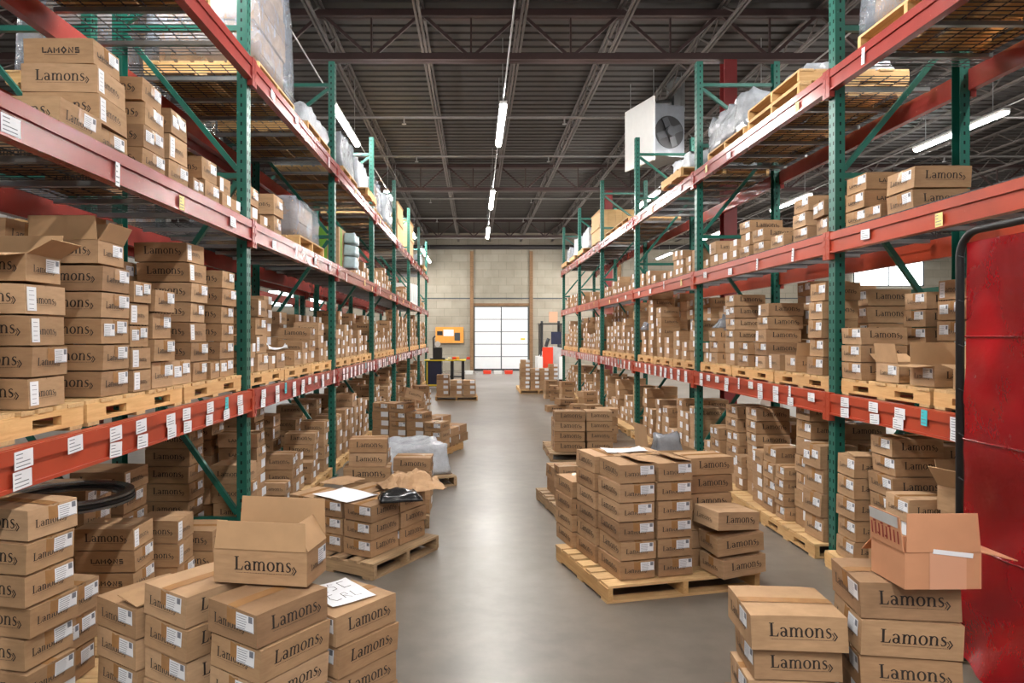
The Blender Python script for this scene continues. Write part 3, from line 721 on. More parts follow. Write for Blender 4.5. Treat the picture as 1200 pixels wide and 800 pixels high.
# piles beside the camera, right
G = 'boxes piled beside the camera, right'
pallet('small', 1.66, 3.0, 0, -.08, 'worn pallet under the right foreground box pile', 'pallets beside the camera')
stack(4, 1.36, 3.07, PB, ['A0', 'A1', 'A0', 'B0'], 'pile left of the brown-pink open box', G, -.09, flip=True, jit=.015, twist=.02)
ztop = stack(5, 1.79, 2.98, PB, ['A0', 'A1', 'H0', 'H1', 'H0'], 'pile carrying the brown-pink open box', G, -.15, flip=True, jit=.012, twist=.02)
# centre-right pallet with six layers
G = 'boxes on the big centre-right pallet'
a = 14.0; u = rot2(math.radians(a), 1, 0); v = rot2(math.radians(a), 0, 1)
pallet('fresh', 1.371, 5.443, 0, math.radians(a), 'fresh pine pallet under the tall six-layer box block', 'pallets in the aisle')
def at(o, s, t): return (o[0]+u[0]*s+v[0]*t, o[1]+u[1]*s+v[1]*t)
K = (1.017, 4.918)
for nm, s, t, n in (('near left column', 0, 0, 6), ('near middle column', .295, 0, 6), ('second aisle-side column', -.02, .385, 6), ('hidden column', .295, .385, 6), ('low far column', -.05, .77, 4)):
    cstack(n, *at(K, s, t), a-90, 1, -1, ['A0', 'A1', 'A0', 'A1', 'A0', 'A4' if nm.startswith('near') else 'A1'], nm+' of the six-layer block', G, jit=.006, twist=.012)
cstack(6, *at(K, .63, .14), a, -1, -1, ['A0', 'A1'], 'right column of the six-layer block', G, jit=.012, twist=.015, flip=True)
c = at(K, .87, -.04)
addbox('A1', c[0], c[1], PB+.018, math.radians(a+4), 'battered box, lowest of three tilted ones on the centre-right pallet', G, ry=-.06)
addbox('A3', c[0]-.01, c[1]+.005, PB+.178, math.radians(a-3), 'battered box, middle of three tilted ones on the centre-right pallet', G, ry=-.09, rx=.03)
addbox('A2', c[0]-.05, c[1], PB+.342, math.radians(a+6), 'battered box, uppermost of three tilted ones on the centre-right pallet', G, ry=.07, rx=.02)
# left aisle pallet with three layers
G = 'boxes on the three-layer pallet, left'
a = 60.0; u = rot2(math.radians(a), 1, 0); v = rot2(math.radians(a), 0, 1)
pallet('small', -.93, 5.885, 0, math.radians(a), 'worn pallet under the three-layer pile with torn cardboard on top', 'pallets in the aisle')
K = (-.80, 5.40)
for nm, s, t in (('near corner column', 0, 0), ('aisle-side far column', .382, 0), ('second column along its front', 0, .297), ('inner column', .384, .297), ('third column along its front', 0, .594)):
    cstack(3, *at(K, s, t), a, -1, -1, ['A0', 'A1', 'A0'], nm+' of the torn-cardboard pile', G, flip=True, jit=.006, twist=.012)
G = 'boxes on the pallet behind the torn cardboard'
pallet('old', -.97, 7.28, 0, .05, 'worn pallet behind the torn-cardboard pile', 'pallets in the aisle')
cstack(5, -1.27, 6.75, 2, -1, -1, ['L0', 'L1', 'L0', 'A0', 'A1'], 'stack right behind the torn cardboard', G, flip=False)
cstack(4, -.80, 6.78, -2, -1, -1, ['A0', 'A1', 'A0'], 'lower stack behind the torn cardboard', G)
cstack(4, -1.25, 7.12, 1, -1, -1, 'A', 'hidden stack on the pallet behind the torn cardboard', G)
# left aisle pallet with five layers, further back
G = 'boxes on the wide five-layer pallet, left'
a = -20.0; u = rot2(math.radians(a), -1, 0); v = rot2(math.radians(a), 0, 1)
pallet('fresh', -.93, 11.18, 0, math.radians(a), 'pine pallet under the wide block behind the white-wrapped load', 'pallets in the aisle')
K = (-.52, 10.52)
for q, (n, t, nm) in enumerate(((3, 0, 'first'), (4, 0, 'second'), (5, 0, 'third'), (5, 0, 'fourth'))):
    cstack(n, *at(K, .295*q, t), a-90, 1, 1, ['A0', 'A1', 'A0'], f'{nm} column from the aisle, wide five-layer block', G, jit=.008, twist=.015)
    cstack(max(2, n-1), *at(K, .295*q, .385), a-90, 1, 1, 'A', f'{nm} back column from the aisle, wide five-layer block', G, jit=.008, twist=.015)
    if q < 3: cstack(2+(q == 1), *at(K, .295*q, .772), a-90, 1, 1, 'A', f'{nm} far column from the aisle, wide five-layer block', G, jit=.008, twist=.015)
addbox('C0', -1.02, 10.9, .868, .5, 'box sitting askew on top of the wide five-layer block', G, ry=.28)
# small pile near the workbench, and piles along the right of the aisle
G = 'boxes on the pallet by the workbench'
pallet('fresh', -.55, 20.35, 0, .03, 'pallet of boxes in front of the yellow-topped workbench', 'pallets in the aisle', False)
for q, n in enumerate((4, 3, 3)):
    cstack(n, -1.1+.38*q, 19.86, -90, 1, -1, 'B', f'{ORD[q]} column of the pallet before the workbench', G)
    cstack(n-1, -1.1+.38*q, 20.3, -90, 1, -1, 'B', f'{ORD[q]} back column of the pallet before the workbench', G)
G = 'boxes on the small mid-aisle pallet, right'
pallet('old', 1.6, 10.85, 0, 0, 'pallet of boxes at mid aisle beyond the six-layer block', 'pallets in the aisle', False)
cstack(4, 1.17, 10.35, 0, -1, -1, 'L', 'left stack of the mid-aisle pallet', G); cstack(4, 1.66, 10.4, 0, -1, -1, 'H', 'right stack of the mid-aisle pallet', G)
cstack(3, 1.2, 10.75, 0, -1, -1, 'L', 'left rear stack of the mid-aisle pallet', G); cstack(3, 1.68, 10.8, 0, -1, -1, 'H', 'right rear stack of the mid-aisle pallet', G)
pallet('small', 1.2, 7.55, 0, .15, 'small worn pallet half hidden behind the six-layer block', 'pallets in the aisle')
cstack(3, .86, 7.2, 8, -1, -1, 'S', 'little stack peeking out behind the six-layer block', G); cstack(2, .85, 7.5, 8, -1, -1, 'B', 'low stack behind the six-layer block', G)
G = 'boxes on the far pallet by reach truck'
for q in range(2): pallet('fresh', 2.02+.0*q, 22.7+1.1*q, 0, 0, f'{ORD[q]} far pallet of boxes on the right of the aisle', 'pallets in the aisle', False)
for q, n in enumerate((7, 5, 5, 6)):
    cstack(n, 1.45+.3*q, 22.25, -90, 1, -1, 'A', f'{ORD[q]} column of the far pallet by reach truck', G)
    cstack(n-1, 1.45+.3*q, 22.65, -90, 1, -1, 'A', f'{ORD[q]} rear column of the far pallet by reach truck', G)
G = 'flat boxes on the open floor'
addbox('L0', 1.95, 17.1, .002, .1, 'single long box lying flat on the floor, far right', G); addbox('B1', 2.42, 17.0, .002, -.3, 'wide box on the floor beside the single long box', G)
addbox('L2', 2.2, 17.1, .16, .4, 'long box lying across two boxes on the far floor', G, ry=.05)
r = random.Random(12)
for q in range(14):
    y = 12.2+.62*q+(.9 if q > 6 else 0)
    stack(r.randint(1, 4), 2.35+r.uniform(-.15, .2), y, .002, [r.choice('ABCQ')+'0', r.choice('AC')+'1'], f'{ORD[q]} loose floor pile by the right rack, beyond mid aisle', 'loose floor piles, right', r.uniform(-.4, .4))
for q in range(6):
    y = 14.2+.9*q
    stack(r.randint(2, 4), -1.3+r.uniform(-.15, .15), y, .002, [r.choice('ABC')+'0', r.choice('AC')+'1'], f'{ORD[q]} loose floor pile beside the left rack', 'loose floor piles, left', r.uniform(-.4, .4))
# ---------------------------------------------------------------- open cartons
def hinge(p, q, dirv, length, th, X=None):
    """a flap: slab hinged along p-q, standing out along dirv"""
    p, q, d = Vector(p), Vector(q), Vector(dirv).normalized(); n = (q-p).cross(d).normalized()*th
    i = (q-p).normalized()*.004
    mb = MB(); a = [p+i, q-i, q-i*3+d*length, p+i*3+d*length]
    mb.add(a+[w+n for w in a], [(0,1,2,3), (7,6,5,4), (0,4,5,1), (1,5,6,2), (2,6,7,3), (3,7,4,0)]); return mb
def open_box(x, y, z, W, D, H, rz, flaps, label, group=None, card='card', word='serif', lab=True, fl=None, tape=False):
    """flaps: side -> degrees leaning outwards from upright (90 = level, 170 = hanging)"""
    t = .005; mb = MB(); o = [(-W/2,-D/2), (W/2,-D/2), (W/2,D/2), (-W/2,D/2)]; n_ = [(a*(1-2*t/W), b*(1-2*t/D)) for a, b in o]
    vs = [(a, b, 0) for a, b in o]+[(a, b, H) for a, b in o]+[(a, b, H) for a, b in n_]+[(a, b, t) for a, b in n_]
    fs = [(3,2,1,0)]+[(i, (i+1) % 4, 4+(i+1) % 4, 4+i) for i in range(4)]+[(4+i, 4+(i+1) % 4, 8+(i+1) % 4, 8+i) for i in range(4)]+[(8+i, 8+(i+1) % 4, 12+(i+1) % 4, 12+i) for i in range(4)]+[(12,13,14,15)]
    mb.add(vs, fs)
    idf = lambda p: p
    if word:
        for fc in ('-y', '+y'): print_word(mb, word, fc, W, D, idf, W*.06, H*.4, min(.66*W, 2.3*H), 1, .0015)
        for fc in ('+x', '-x'): print_word(mb, word, fc, W, D, idf, 0, H*.36, min(.6*D, 1.9*H), 1, .0015)
    e = put('open_cardboard_box', mb.mesh('open_cardboard_box', [card, 'ink'], False), None, (x, y, z), (0, 0, rz)); tag(e, label, 'box', group)
    if lab:
        lb = MB(); label_on(lb, '+x' if lab is True else lab, W, D, idf, D*.05, H*.4, min(.1, D*.4), min(.066, H*.5)); put('shipping_label', lb.mesh('shipping_label', ['paper', 'grey_ink'], False), e)
    if tape:
        lb = MB(); patch(lb, '-y', W, D, idf, -W*.18, W*.3, 0, H, 0, .002, 2, 2); put('packing_tape', lb.mesh('packing_tape', ['paper_tape']), e)
    fl = fl or D/2
    for s, ang in flaps.items():
        L_ = fl; 
        if isinstance(ang, tuple): ang, L_ = ang
        c_, s_ = math.cos(math.radians(ang)), math.sin(math.radians(ang))
        P = {'f': ((-W/2, -D/2, H), (W/2, -D/2, H), (0, -s_, c_)), 'b': ((W/2, D/2, H), (-W/2, D/2, H), (0, s_, c_)),
             'l': ((-W/2, D/2, H), (-W/2, -D/2, H), (-s_, 0, c_)), 'r': ((W/2, -D/2, H), (W/2, D/2, H), (s_, 0, c_))}[s]
        put('flap', hinge(P[0], P[1], P[2], L_, .004).mesh('flap', ['card_in' if card == 'card' else card]), e, (0, 0, .001))
    return e
k = NT('reddish_tape'); k.b.inputs['Base Color'].default_value = rgb(204, 152, 122); k.b.inputs['Roughness'].default_value = .5; M['paper_tape'] = k.m
E = open_box(-.885, 3.035, PB+5*.134+.008, .415, .215, .142, math.radians(-9), {'f': (-6, .115), 'b': (4, .17), 'r': (-30, .12), 'l': (-125, .1)}, 'open cardboard box with raised flaps on top of the front pile', word='serif')
H5 = open_box(1.835, 2.86, ztop+.002, .305, .225, .145, .02, {'f': (-3, .15), 'l': (5, .135), 'r': (104, .16), 'b': (130, .12)}, 'brown-pink plain open box with red-printed flap, topping the right pile', card='card_pink', word=None, lab=False, tape=True)
fl = [c for c in H5.children if c.name.startswith('flap')][1]
mb = MB(); mb.box(-.06, .10, -.1165, -.1135, .135, .153); put('loose_tape', mb.mesh('loose_tape', ['paper']), H5, (0, 0, 0), (0, .12, 0))
mb = MB(); c_, s_ = math.cos(math.radians(5)), math.sin(math.radians(5)); r = random.Random(4)
def fp(uu, t): return (-.1525-s_*t-c_*.0058, uu, .145+c_*t-s_*.0058)      # outer face of the raised end flap
for (u0, u1, t0, t1, m) in [(-.09, .10, .088, .132, 0)]+[(-.09+.025*q, -.09+.025*q+.009, .025, .075, 1) for q in range(8)]+[(-.04+.025*q, -.022+.025*q, (.03 if q % 2 else .077), (.038 if q % 2 else .085), 1) for q in range(5)]:
    mb.add([fp(u0, t0), fp(u1, t0), fp(u1, t1), fp(u0, t1)], [(0,1,2,3)], m)
put('flap_print', mb.mesh('flap_print', ['grey', 'inkred'], False), fl)
open_box(-2.11, 3.13, LV['L'][0]+PB+4*.1355+.01, .36, .25, .12, 0, {'r': (60, .12), 'f': (100, .12), 'b': (20, .12)}, 'open cardboard box with drooping flaps on the left lowest shelf', word='serif')
open_box(-2.11, 3.71, LV['L'][0]+PB+5*.1355+.01, .36, .26, .12, 0, {'f': (2, .12), 'b': (5, .12), 'r': (30, .1)}, 'open box with upright flaps on a tall left shelf stack', word='serif')
open_box(3.14, 5.08, LV['R'][0]+PB+.004, .30, .28, .14, PI, {'r': (8, .14), 'f': (60, .12)}, 'open box with one raised flap, right lowest shelf behind the second open box', word='serif')
open_box(3.17, 4.70, LV['R'][0]+PB+.004, .34, .26, .14, PI, {'f': (6, .15), 'l': (12, .13), 'r': (95, .12)}, 'open box with dark spread flaps on the right lowest shelf', word='serif')
open_box(3.12, 4.24, LV['R'][0]+PB+.004, .30, .22, .13, PI, {'f': (80, .13), 'b': (80, .13)}, 'open box half behind the red curtain pole, right lowest shelf', word='serif')
open_box(3.12, 6.62, LV['R'][0]+PB+.004, .28, .22, .15, PI, {'b': (4, .12)}, 'small open box with an upright flap, right lowest shelf past first post', word='serif')
open_box(2.43, 8.95, .002, .62, .5, .42, .1, {'l': (4, .3), 'f': (170, .2)}, 'large open carton of plastic sheeting on the floor behind the six-layer block', word='serif', lab=False)
open_box(3.17, 4.38, PB+4*.151+.004, .36, .3, .16, .25, {'l': (35, .15), 'f': (40, .15), 'b': (10, .15), 'r': (30, .15)}, 'open carton with gaping flaps on a floor stack behind the red curtain pole', word=None, lab=False)
# ---------------------------------------------------------------- wrapped loads, crates, sheets
def lump(w, d, h, seed, amp=.03, taper=.06, nx=12, ny=12, nz=6, top=.04):
    """softly crumpled wrapped block, open underneath"""
    mb = MB(); idx = {}; vs = []; fs = []; off = Vector((seed*3.1, seed*1.7, 0))
    def V(x, y, z):
        k_ = (round(x, 4), round(y, 4), round(z, 4))
        if k_ not in idx:
            t = z/h; s = 1-taper*t; p = Vector((x*s, y*s, z))
            nn = noise.noise_vector(p*5+off)*amp+noise.noise_vector(p*14+off)*amp*.45
            p += Vector((nn.x, nn.y, 0))*min(1, t*4+.15)
            if t > .98: p.z += nn.z*1.2+top*noise.noise(p*3+off)-.02
            idx[k_] = len(vs); vs.append(tuple(p))
        return idx[k_]
    X, Y, Z = lines(-w/2, w/2, nx), lines(-d/2, d/2, ny), lines(0, h, nz)
    def G(A, B, P, fl):
        for i in range(len(A)-1):
            for j in range(len(B)-1):
                q = (V(*P(A[i], B[j])), V(*P(A[i+1], B[j])), V(*P(A[i+1], B[j+1])), V(*P(A[i], B[j+1]))); fs.append(q[::-1] if fl else q)
    G(X, Y, lambda a, b: (a, b, h), False); G(X, Y, lambda a, b: (a, b, 0), True)
    G(X, Z, lambda a, b: (a, -d/2, b), False); G(X, Z, lambda a, b: (a, d/2, b), True)
    G(Y, Z, lambda a, b: (w/2, a, b), False); G(Y, Z, lambda a, b: (-w/2, a, b), True)
    mb.add(vs, fs); return mb
def wrapped(x, y, z, w, d, h, rz, label, mat='film', core=True, seed=1, group=None, amp=.03):
    e = empty('wrapped_load', (x, y, z), rz); tag(e, label, 'wrapped load', group)
    put('plastic_wrap', smooth(lump(w, d, h, seed, amp).mesh('plastic_wrap', [mat], False)), e)
    if core:
        n = max(1, int(h/.2)); r = random.Random(seed)
        for q in range(n):
            mb = MB(); i = .07+r.uniform(0, .02); mb.box(-w/2+i, w/2-i, -d/2+i, d/2-i, .004+q*(h-.06)/n, (q+1)*(h-.06)/n-.004); put('packed_box', mb.mesh('packed_box', ['card']), e)
    return e
def crate(x, y, z, w, d, h, label):
    e = empty('wooden_crate', (x, y, z)); tag(e, label, 'crate', 'tall wooden crates on the racks')
    for s in (-1, 1):
        mb = MB(); n = 5
        for q in range(n): a = -d/2+q*d/n; mb.box(*sorted((s*w/2, s*(w/2-.02))), a+.004, a+d/n-.004, .1, h)
        put('side_panel', mb.mesh('side_panel', ['wood']), e)
        mb = MB(); n = 5
        for q in range(n): a = -w/2+.022+q*(w-.044)/n; mb.box(a+.003, a+(w-.044)/n-.003, *sorted((s*d/2, s*(d/2-.02))), .1, h)
        put('end_panel', mb.mesh('end_panel', ['wood']), e)
        mb = MB(); mb.box(*sorted((s*(w/2+.001), s*(w/2+.022))), -d/2, d/2, h*.5, h*.5+.09); put('batten', mb.mesh('batten', ['wood']), e)
    mb = MB(); mb.box(-w/2-.02, w/2+.02, -d/2-.02, d/2+.02, h+.001, h+.02); put('lid', mb.mesh('lid', ['wood']), e)
    for q in (-.4, 0, .4): mb = MB(); mb.box(-w/2, w/2, q*d-.05, q*d+.05, 0, .099); put('skid', mb.mesh('skid', ['oldwood']), e)
    return e
def on_top(side, y, d, w, h, what, lev=2, mat='film', seed=1, core=True, back=.0, amp=.03, pw='fresh'):
    X = (LF-.03-back-w/2) if side == 'L' else (RF+.03+back+w/2); z = LV[side][lev]+DK
    sd, lv = ('left' if side == 'L' else 'right'), ['lowest', 'middle', 'top'][lev]
    p = pallet(pw, X, y, z, PI/2 if pw == 'fresh' and d > 1.05 else 0, f'pallet under the {what}, {sd} rack {lv} level', 'pallets on the upper rack levels', y < 10)
    return wrapped(X, y, z+PB, w, d, h, 0, f'{what} on the {sd} rack\'s {lv} level', mat, core, seed, None, amp)
on_top('L', 6.67, 1.16, 1.0, 1.25, 'tall film-wrapped load just past the first post', seed=2)
on_top('L', 8.35, 1.1, .95, .24, 'low white plastic bundle before the second post', mat='bag', core=False, seed=3, amp=.06)
on_top('L', 4.3, 1.2, .95, .8, 'film-wrapped load above the three-box stack', seed=4)
on_top('L', 10.4, 1.1, .95, .55, 'grey wrapped load past the second post', mat='greybag', core=False, seed=5)
on_top('L', 11.75, 1.0, .9, .5, 'white wrapped load just before the third post', mat='bag', core=False, seed=15)
on_top('L', 13.6, 1.1, 1.0, .62, 'bulging film-wrapped load past the third post', seed=6, amp=.06)
on_top('L', 15.3, 1.1, 1.0, .66, 'bulging silver load before the fourth post', mat='greybag', core=False, seed=7, amp=.07)
crate(LF-.5, 17.7, LV['L'][2]+DK, .9, 1.3, 1.0, 'tall pine crate on the left top level past the fourth post'); crate(LF-.5, 20.75, LV['L'][2]+DK, .9, 1.4, 1.05, 'second tall pine crate on the left top level, further back')
on_top('L', 24.2, 1.0, .9, .4, 'small white bundle near the far end', mat='bag', core=False, seed=8, amp=.07)
on_top('L', 8.05, 1.1, .92, .46, 'film-wrapped load behind the old-logo boxes', lev=1, seed=9, back=.03)
# brown bin with a green stripe
e = empty('bulk_carton', (LF-.52, 10.3, LV['L'][1]+DK)); tag(e, 'brown bulk carton with a green stripe and pale blue bags, left middle shelf', 'bulk box')
mb = MB(); mb.box(-.48, .48, -.62, .5, .0, .56); put('carton_body', mb.mesh('carton_body', ['card']), e)
k = simple('lime_stripe', rgb(120, 176, 62), .6); M['lime'] = k
mb = MB(); mb.box(.4805, .483, -.5, -.4, 0, .56); mb.box(.2, .32, -.623, -.6205, 0, .56); put('green_stripe', mb.mesh('green_stripe', ['lime']), e)
k = simple('pale_blue_film', rgb(180, 204, 214), .3, vary=.2); M['paleblue'] = k
for q in range(3):
    bg = lump(.16, .36, .17, 20+q, .02, .1, 6, 8, 4); o = put('bag', smooth(bg.mesh('bag', ['paleblue'], False)), e, (.565, -.1, .02+q*.18))
for q in range(3):
    b_ = empty('white_carton', (LF-.45, 21.2+.85*q, LV['L'][1]+DK)); tag(b_, f'tall white carton, {ORD[q]} of three on the left middle shelf, far end', 'box', 'tall white cartons')
    mb = MB(); mb.box(-.38, .38, -.38, .38, 0, .62+.04*q); put('carton_body', mb.mesh('carton_body', ['white']), b_)
    mb = MB(); mb.box(.3805, .382, -.3, .0, .1, .4); put('blue_print', mb.mesh('blue_print', ['paleblue']), b_)
on_top('R', 4.78, 1.16, 1.0, 1.1, 'tall film-wrapped load nearest the camera', seed=11)
on_top('R', 8.25, 1.15, 1.0, .40, 'slumped grey plastic bundle before the second post', mat='greybag', core=False, seed=12, amp=.08)
on_top('R', 10.0, .95, .9, .26, 'crumpled white plastic bundle past the second post', mat='bag', core=False, seed=13, amp=.06)
for q in range(2): pallet('fresh', RF+.03+.5, 6.95, LV['R'][2]+DK+.129*q, PI/2, f'empty pine pallet, {ORD[1-q]} from top of the stack on the right top level', 'stacked empty pallets', True)
wrapped(RF+.55, 6.95, LV['R'][2]+DK+.129*2, .8, 1.0, .12, 0, 'grey film draped over the stacked empty pallets, right top level', 'greybag', False, 14, amp=.04)
for q in range(2): pallet('fresh', RF+.53, 14.0+1.25*q, LV['R'][2]+DK, PI/2, f'{ORD[q]} empty pallet past the third post on the right top level', 'stacked empty pallets', False)
crate(RF+.5, 17.2, LV['R'][2]+DK, .9, 1.2, .8, 'pine crate on the right top level past the fourth post')
on_top('R', 18.8, 1.0, .95, .55, 'white wrapped load past the crate', mat='bag', core=False, seed=16); on_top('R', 20.4, 1.0, .95, .55, 'second white wrapped load past the crate', mat='bag', core=False, seed=17)
on_top('R', 22.2, 1.0, .9, .45, 'pale wrapped load at the far end', mat='greybag', core=False, seed=18)
# the row behind the left rack: big brown cartons and wrapped loads seen through it
for q, (y, z, h) in enumerate(((6.7, 4.03, .9), (8.2, 4.03, .7), (10.4, 2.72, .75), (6.6, 2.72, .8), (12.05, 2.72, .7))):
    p = pallet('fresh', -3.6, y, z+.007, PI/2, f'{ORD[q]} pallet in the row behind the left rack', 'pallets behind the left rack', False)
    wrapped(-3.6, y, z+.007+PB, .9, 1.1, h, 0, f'{ORD[q]} wrapped carton load in the row behind the left rack', 'film', True, 30+q, 'loads behind the left rack')
# white-wrapped load on the floor, left of the aisle
pallet('old', -.90, 9.0, 0, .35, 'pallet under the low white-wrapped load', 'pallets in the aisle')
wrapped(-.90, 9.0, PB, .92, .95, .37, .35, 'low white-wrapped load on a pallet in front of the five-layer block', 'bag', False, 41, amp=.035)
# plastic sheeting rising out of the floor carton, plastic bags on shelf boxes
def bag(x, y, z, w, d, h, label, seed, mat='bag'): o = put('plastic_bag', smooth(lump(w, d, h, seed, .05, .35, 10, 10, 6, .08).mesh('plastic_bag', [mat], False)), None, (x, y, z)); return tag(o, label, 'plastic bag')
bag(2.43, 8.95, .16, .44, .36, .42, 'crumpled clear plastic bulging out of the large open floor carton', 51, 'greybag')
bag(3.12, 7.03, LV['R'][0]+PB+.165, .26, .22, .15, 'white plastic bag on the single box, right lowest shelf', 52) if False else None
bag(3.16, 8.74, LV['R'][0]+PB+3*.1355+.03, .34, .24, .12, 'grey plastic bag on boxes beside the second right post', 53, 'greybag')
bag(3.13, 12.36, LV['R'][0]+PB+3*.1355+.03, .34, .24, .16, 'shiny plastic bag on boxes beside the third right post', 54, 'film')
# ---------------------------------------------------------------- sheets of paper, torn board
def sheet(name, x, y, z, w, d, rz, label, mat='paper', writing=None, curl=.012, cat='paper'):
    mb = MB(); nx, ny = 8, 8
    def f(uu, vv): return (uu*w, vv*d, .002+curl*(abs(uu)*2)**3*(.5+vv)+curl*.4*math.sin(5*vv+3*uu)**2)
    for lvl in (0, 1):
        vs = [(lambda p: (p[0], p[1], p[2]-.0006*lvl))(f(-.5+i/nx, -.5+j/ny)) for j in range(ny+1) for i in range(nx+1)]
        mb.add(vs, [(j*(nx+1)+i, j*(nx+1)+i+1, (j+1)*(nx+1)+i+1, (j+1)*(nx+1)+i) for j in range(ny) for i in range(nx)])
    for st in writing or ():
        pts = [(px-.5, py-.5) for px, py in st]
        for quad in strip(pts, .018): mb.add([(lambda p: (p[0], p[1], p[2]+.0012))(f(q.x, q.y)) for q in quad], [(0,1,2,3)], 1)
    o = put(name, mb.mesh(name, [mat, 'ink'], False), None, (x, y, z), (0, 0, rz)); return tag(o, label, cat)
CS = [[(.36, .82), (.28, .9), (.16, .86), (.12, .74), (.18, .62), (.32, .6)], [(.58, .86), (.48, .9), (.44, .8), (.54, .74), (.54, .64), (.42, .62)], [(.7, .9), (.7, .6)], [(.7, .9), (.86, .9)], [(.7, .62), (.86, .62)],
      [(.3, .46), (.18, .44), (.14, .3), (.22, .18), (.34, .2)], [(.44, .2), (.46, .42), (.56, .44), (.58, .34), (.46, .32), (.58, .18)], [(.7, .44), (.66, .2), (.82, .2)]]
sheet('handwritten_sheet', -.625, 3.22, PB+4*.134, .22, .28, math.radians(40), 'white sheet with handwritten letters beside the open box', writing=CS, curl=.006)
sheet('paper_sheet', -1.07, 5.75, PB+3*.1355, .34, .42, math.radians(52), 'blank white sheet on the torn-cardboard pile', curl=.01)
sheet('paper_sheet', 1.17, 5.50, PB+6*.1355+.001, .34, .16, math.radians(14), 'white sheet lying on top of the six-layer block', curl=.015)
sheet('paper_sheet', 3.35, 5.2, PB+7*.14+.12, .3, .2, .2, 'white papers on the floor stack beneath the right orange beam', curl=.02)
sheet('paper_sheet', -2.1, 7.43, LV['L'][0]+PB+.162, .2, .16, .5, 'crumpled white sheet on a box, left lowest shelf past first post', curl=.06)
def torn(x, y, z, rz, w, d, label, seed, amp):
    mb = MB(); nx, ny = 14, 10; off = Vector((seed, 0, 0))
    def f(i, j):
        a, b = -.5+i/nx, -.5+j/ny; p = Vector((a*w, b*d, 0))
        zz = .007+max(0, amp*(.12+.9*noise.noise(p*7+off)+.35*noise.noise(p*17+off)))+amp*max(0, 1-4*b*b)*.9*max(0, 1-3*a*a)
        e = .02*noise.noise(p*20+off); return (p.x+e, p.y+e, zz)
    for lvl in (0, 1): mb.add([(lambda p: (p[0], p[1], p[2]-.005*lvl))(f(i, j)) for j in range(ny+1) for i in range(nx+1)], [(j*(nx+1)+i, j*(nx+1)+i+1, (j+1)*(nx+1)+i+1, (j+1)*(nx+1)+i) for j in range(ny) for i in range(nx)])
    return tag(put('torn_cardboard', mb.mesh('torn_cardboard', ['card'], False), None, (x, y, z), (0, 0, rz)), label, 'cardboard')
zt = PB+3*.1355
torn(-.56, 6.02, zt+.012, math.radians(20), .52, .46, 'torn crumpled cardboard on the three-layer pile', 3, .10)
torn(-1.2, 6.3, zt-.0, math.radians(60), .34, .26, 'flat torn cardboard scrap on the three-layer pile', 5, .012)
o = put('foil_packet', smooth(lump(.34, .22, .075, 61, .03, .3, 10, 8, 4, .03).mesh('foil_packet', ['blackfoil'], False)), None, (-.60, 5.60, zt+.003), (0, 0, math.radians(15))); tag(o, 'crumpled black foil packet poking out of the torn cardboard', 'packet')
# steel rings stored under the left rack, near the camera
for q in range(3):
    mb = MB(); mb.disc((0, 0, 0), .29-.02*(q % 2), .37-.015*q, 0, .014, 48)
    o = put('steel_ring', mb.mesh('steel_ring', ['black' if q % 2 else 'steelring']), None, (-2.36+.012*q, 4.02, .895+.02*q)); tag(o, f'large flat {"black" if q % 2 else "steel"} ring, {ORD[2-q]} from top of the ring pile under the left rack', 'ring', 'rings under the left rack')
# ---------------------------------------------------------------- red curtain on its pipe frame
e = empty('welding_screen', (2.75, 3.97, 0)); tag(e, 'red vinyl curtain hanging in a black pipe frame beside the right rack', 'screen')
r_ = .022; L_ = 2.3; top = 2.43; pts = [(0, 0, .03), (0, 0, top-.14)]+[(0, -.14+.14*math.cos(t), top-.14+.14*math.sin(t)) for t in lines(.2, PI/2, 6)]+[(0, -L_, top)]
mb = MB(); mb.tube(pts, r_, 12); put('pipe_frame', smooth(mb.mesh('pipe_frame', ['black'])), e)
mb = MB(); mb.tube([(0, -L_, .03), (0, -L_, top-.03)], r_, 12); put('pipe_post', smooth(mb.mesh('pipe_post', ['black'])), e)
for yy in (0, -L_):
    mb = MB(); mb.tube([(-.3, yy, .025), (.03, yy, .025)], .02, 10); put('foot', smooth(mb.mesh('foot', ['black'])), e)
mb = MB(); ny, nz = 46, 48
def cur(i, j):
    y = -.045-(L_-.1)*i/ny; z = .08+(top-.14)*j/nz; t = 1-j/nz
    x = .012*math.sin(9*y+.6)*t+.03*noise.noise(Vector((y*2.2, z*1.6, 2)))*(.3+t)-.16*t**4*(0.4+.6*math.sin(4.5*y+5*z)**2)+.012*noise.noise(Vector((y*8, z*5, 7)))
    return (x, y, z)
for lv_ in (0, 1): mb.add([(lambda p: (p[0]+.002*lv_, p[1], p[2]))(cur(i, j)) for j in range(nz+1) for i in range(ny+1)], [(j*(ny+1)+i, j*(ny+1)+i+1, (j+1)*(ny+1)+i+1, (j+1)*(ny+1)+i) for j in range(nz) for i in range(ny)])
cu = put('curtain', smooth(mb.mesh('curtain', ['vinyl'], False)), e)
for zz in (.74, 1.28, 1.86):
    mb = MB(); j = int((zz-.08)/(top-.14)*nz); mb.tube([tuple(a+b for a, b in zip(cur(i, j), (-.004, 0, 0))) for i in range(ny+1)], .006, 6); put('seam', mb.mesh('seam', ['vinyl'], True), cu)
for q in range(9):
    zz = .3+.25*q; mb = MB(); mb.tube([(.02, -.012, zz), (-.024, -.02, zz), (-.012, -.05, zz-.012)], .002, 5); put('tie', mb.mesh('tie', ['darkgrey']), e)
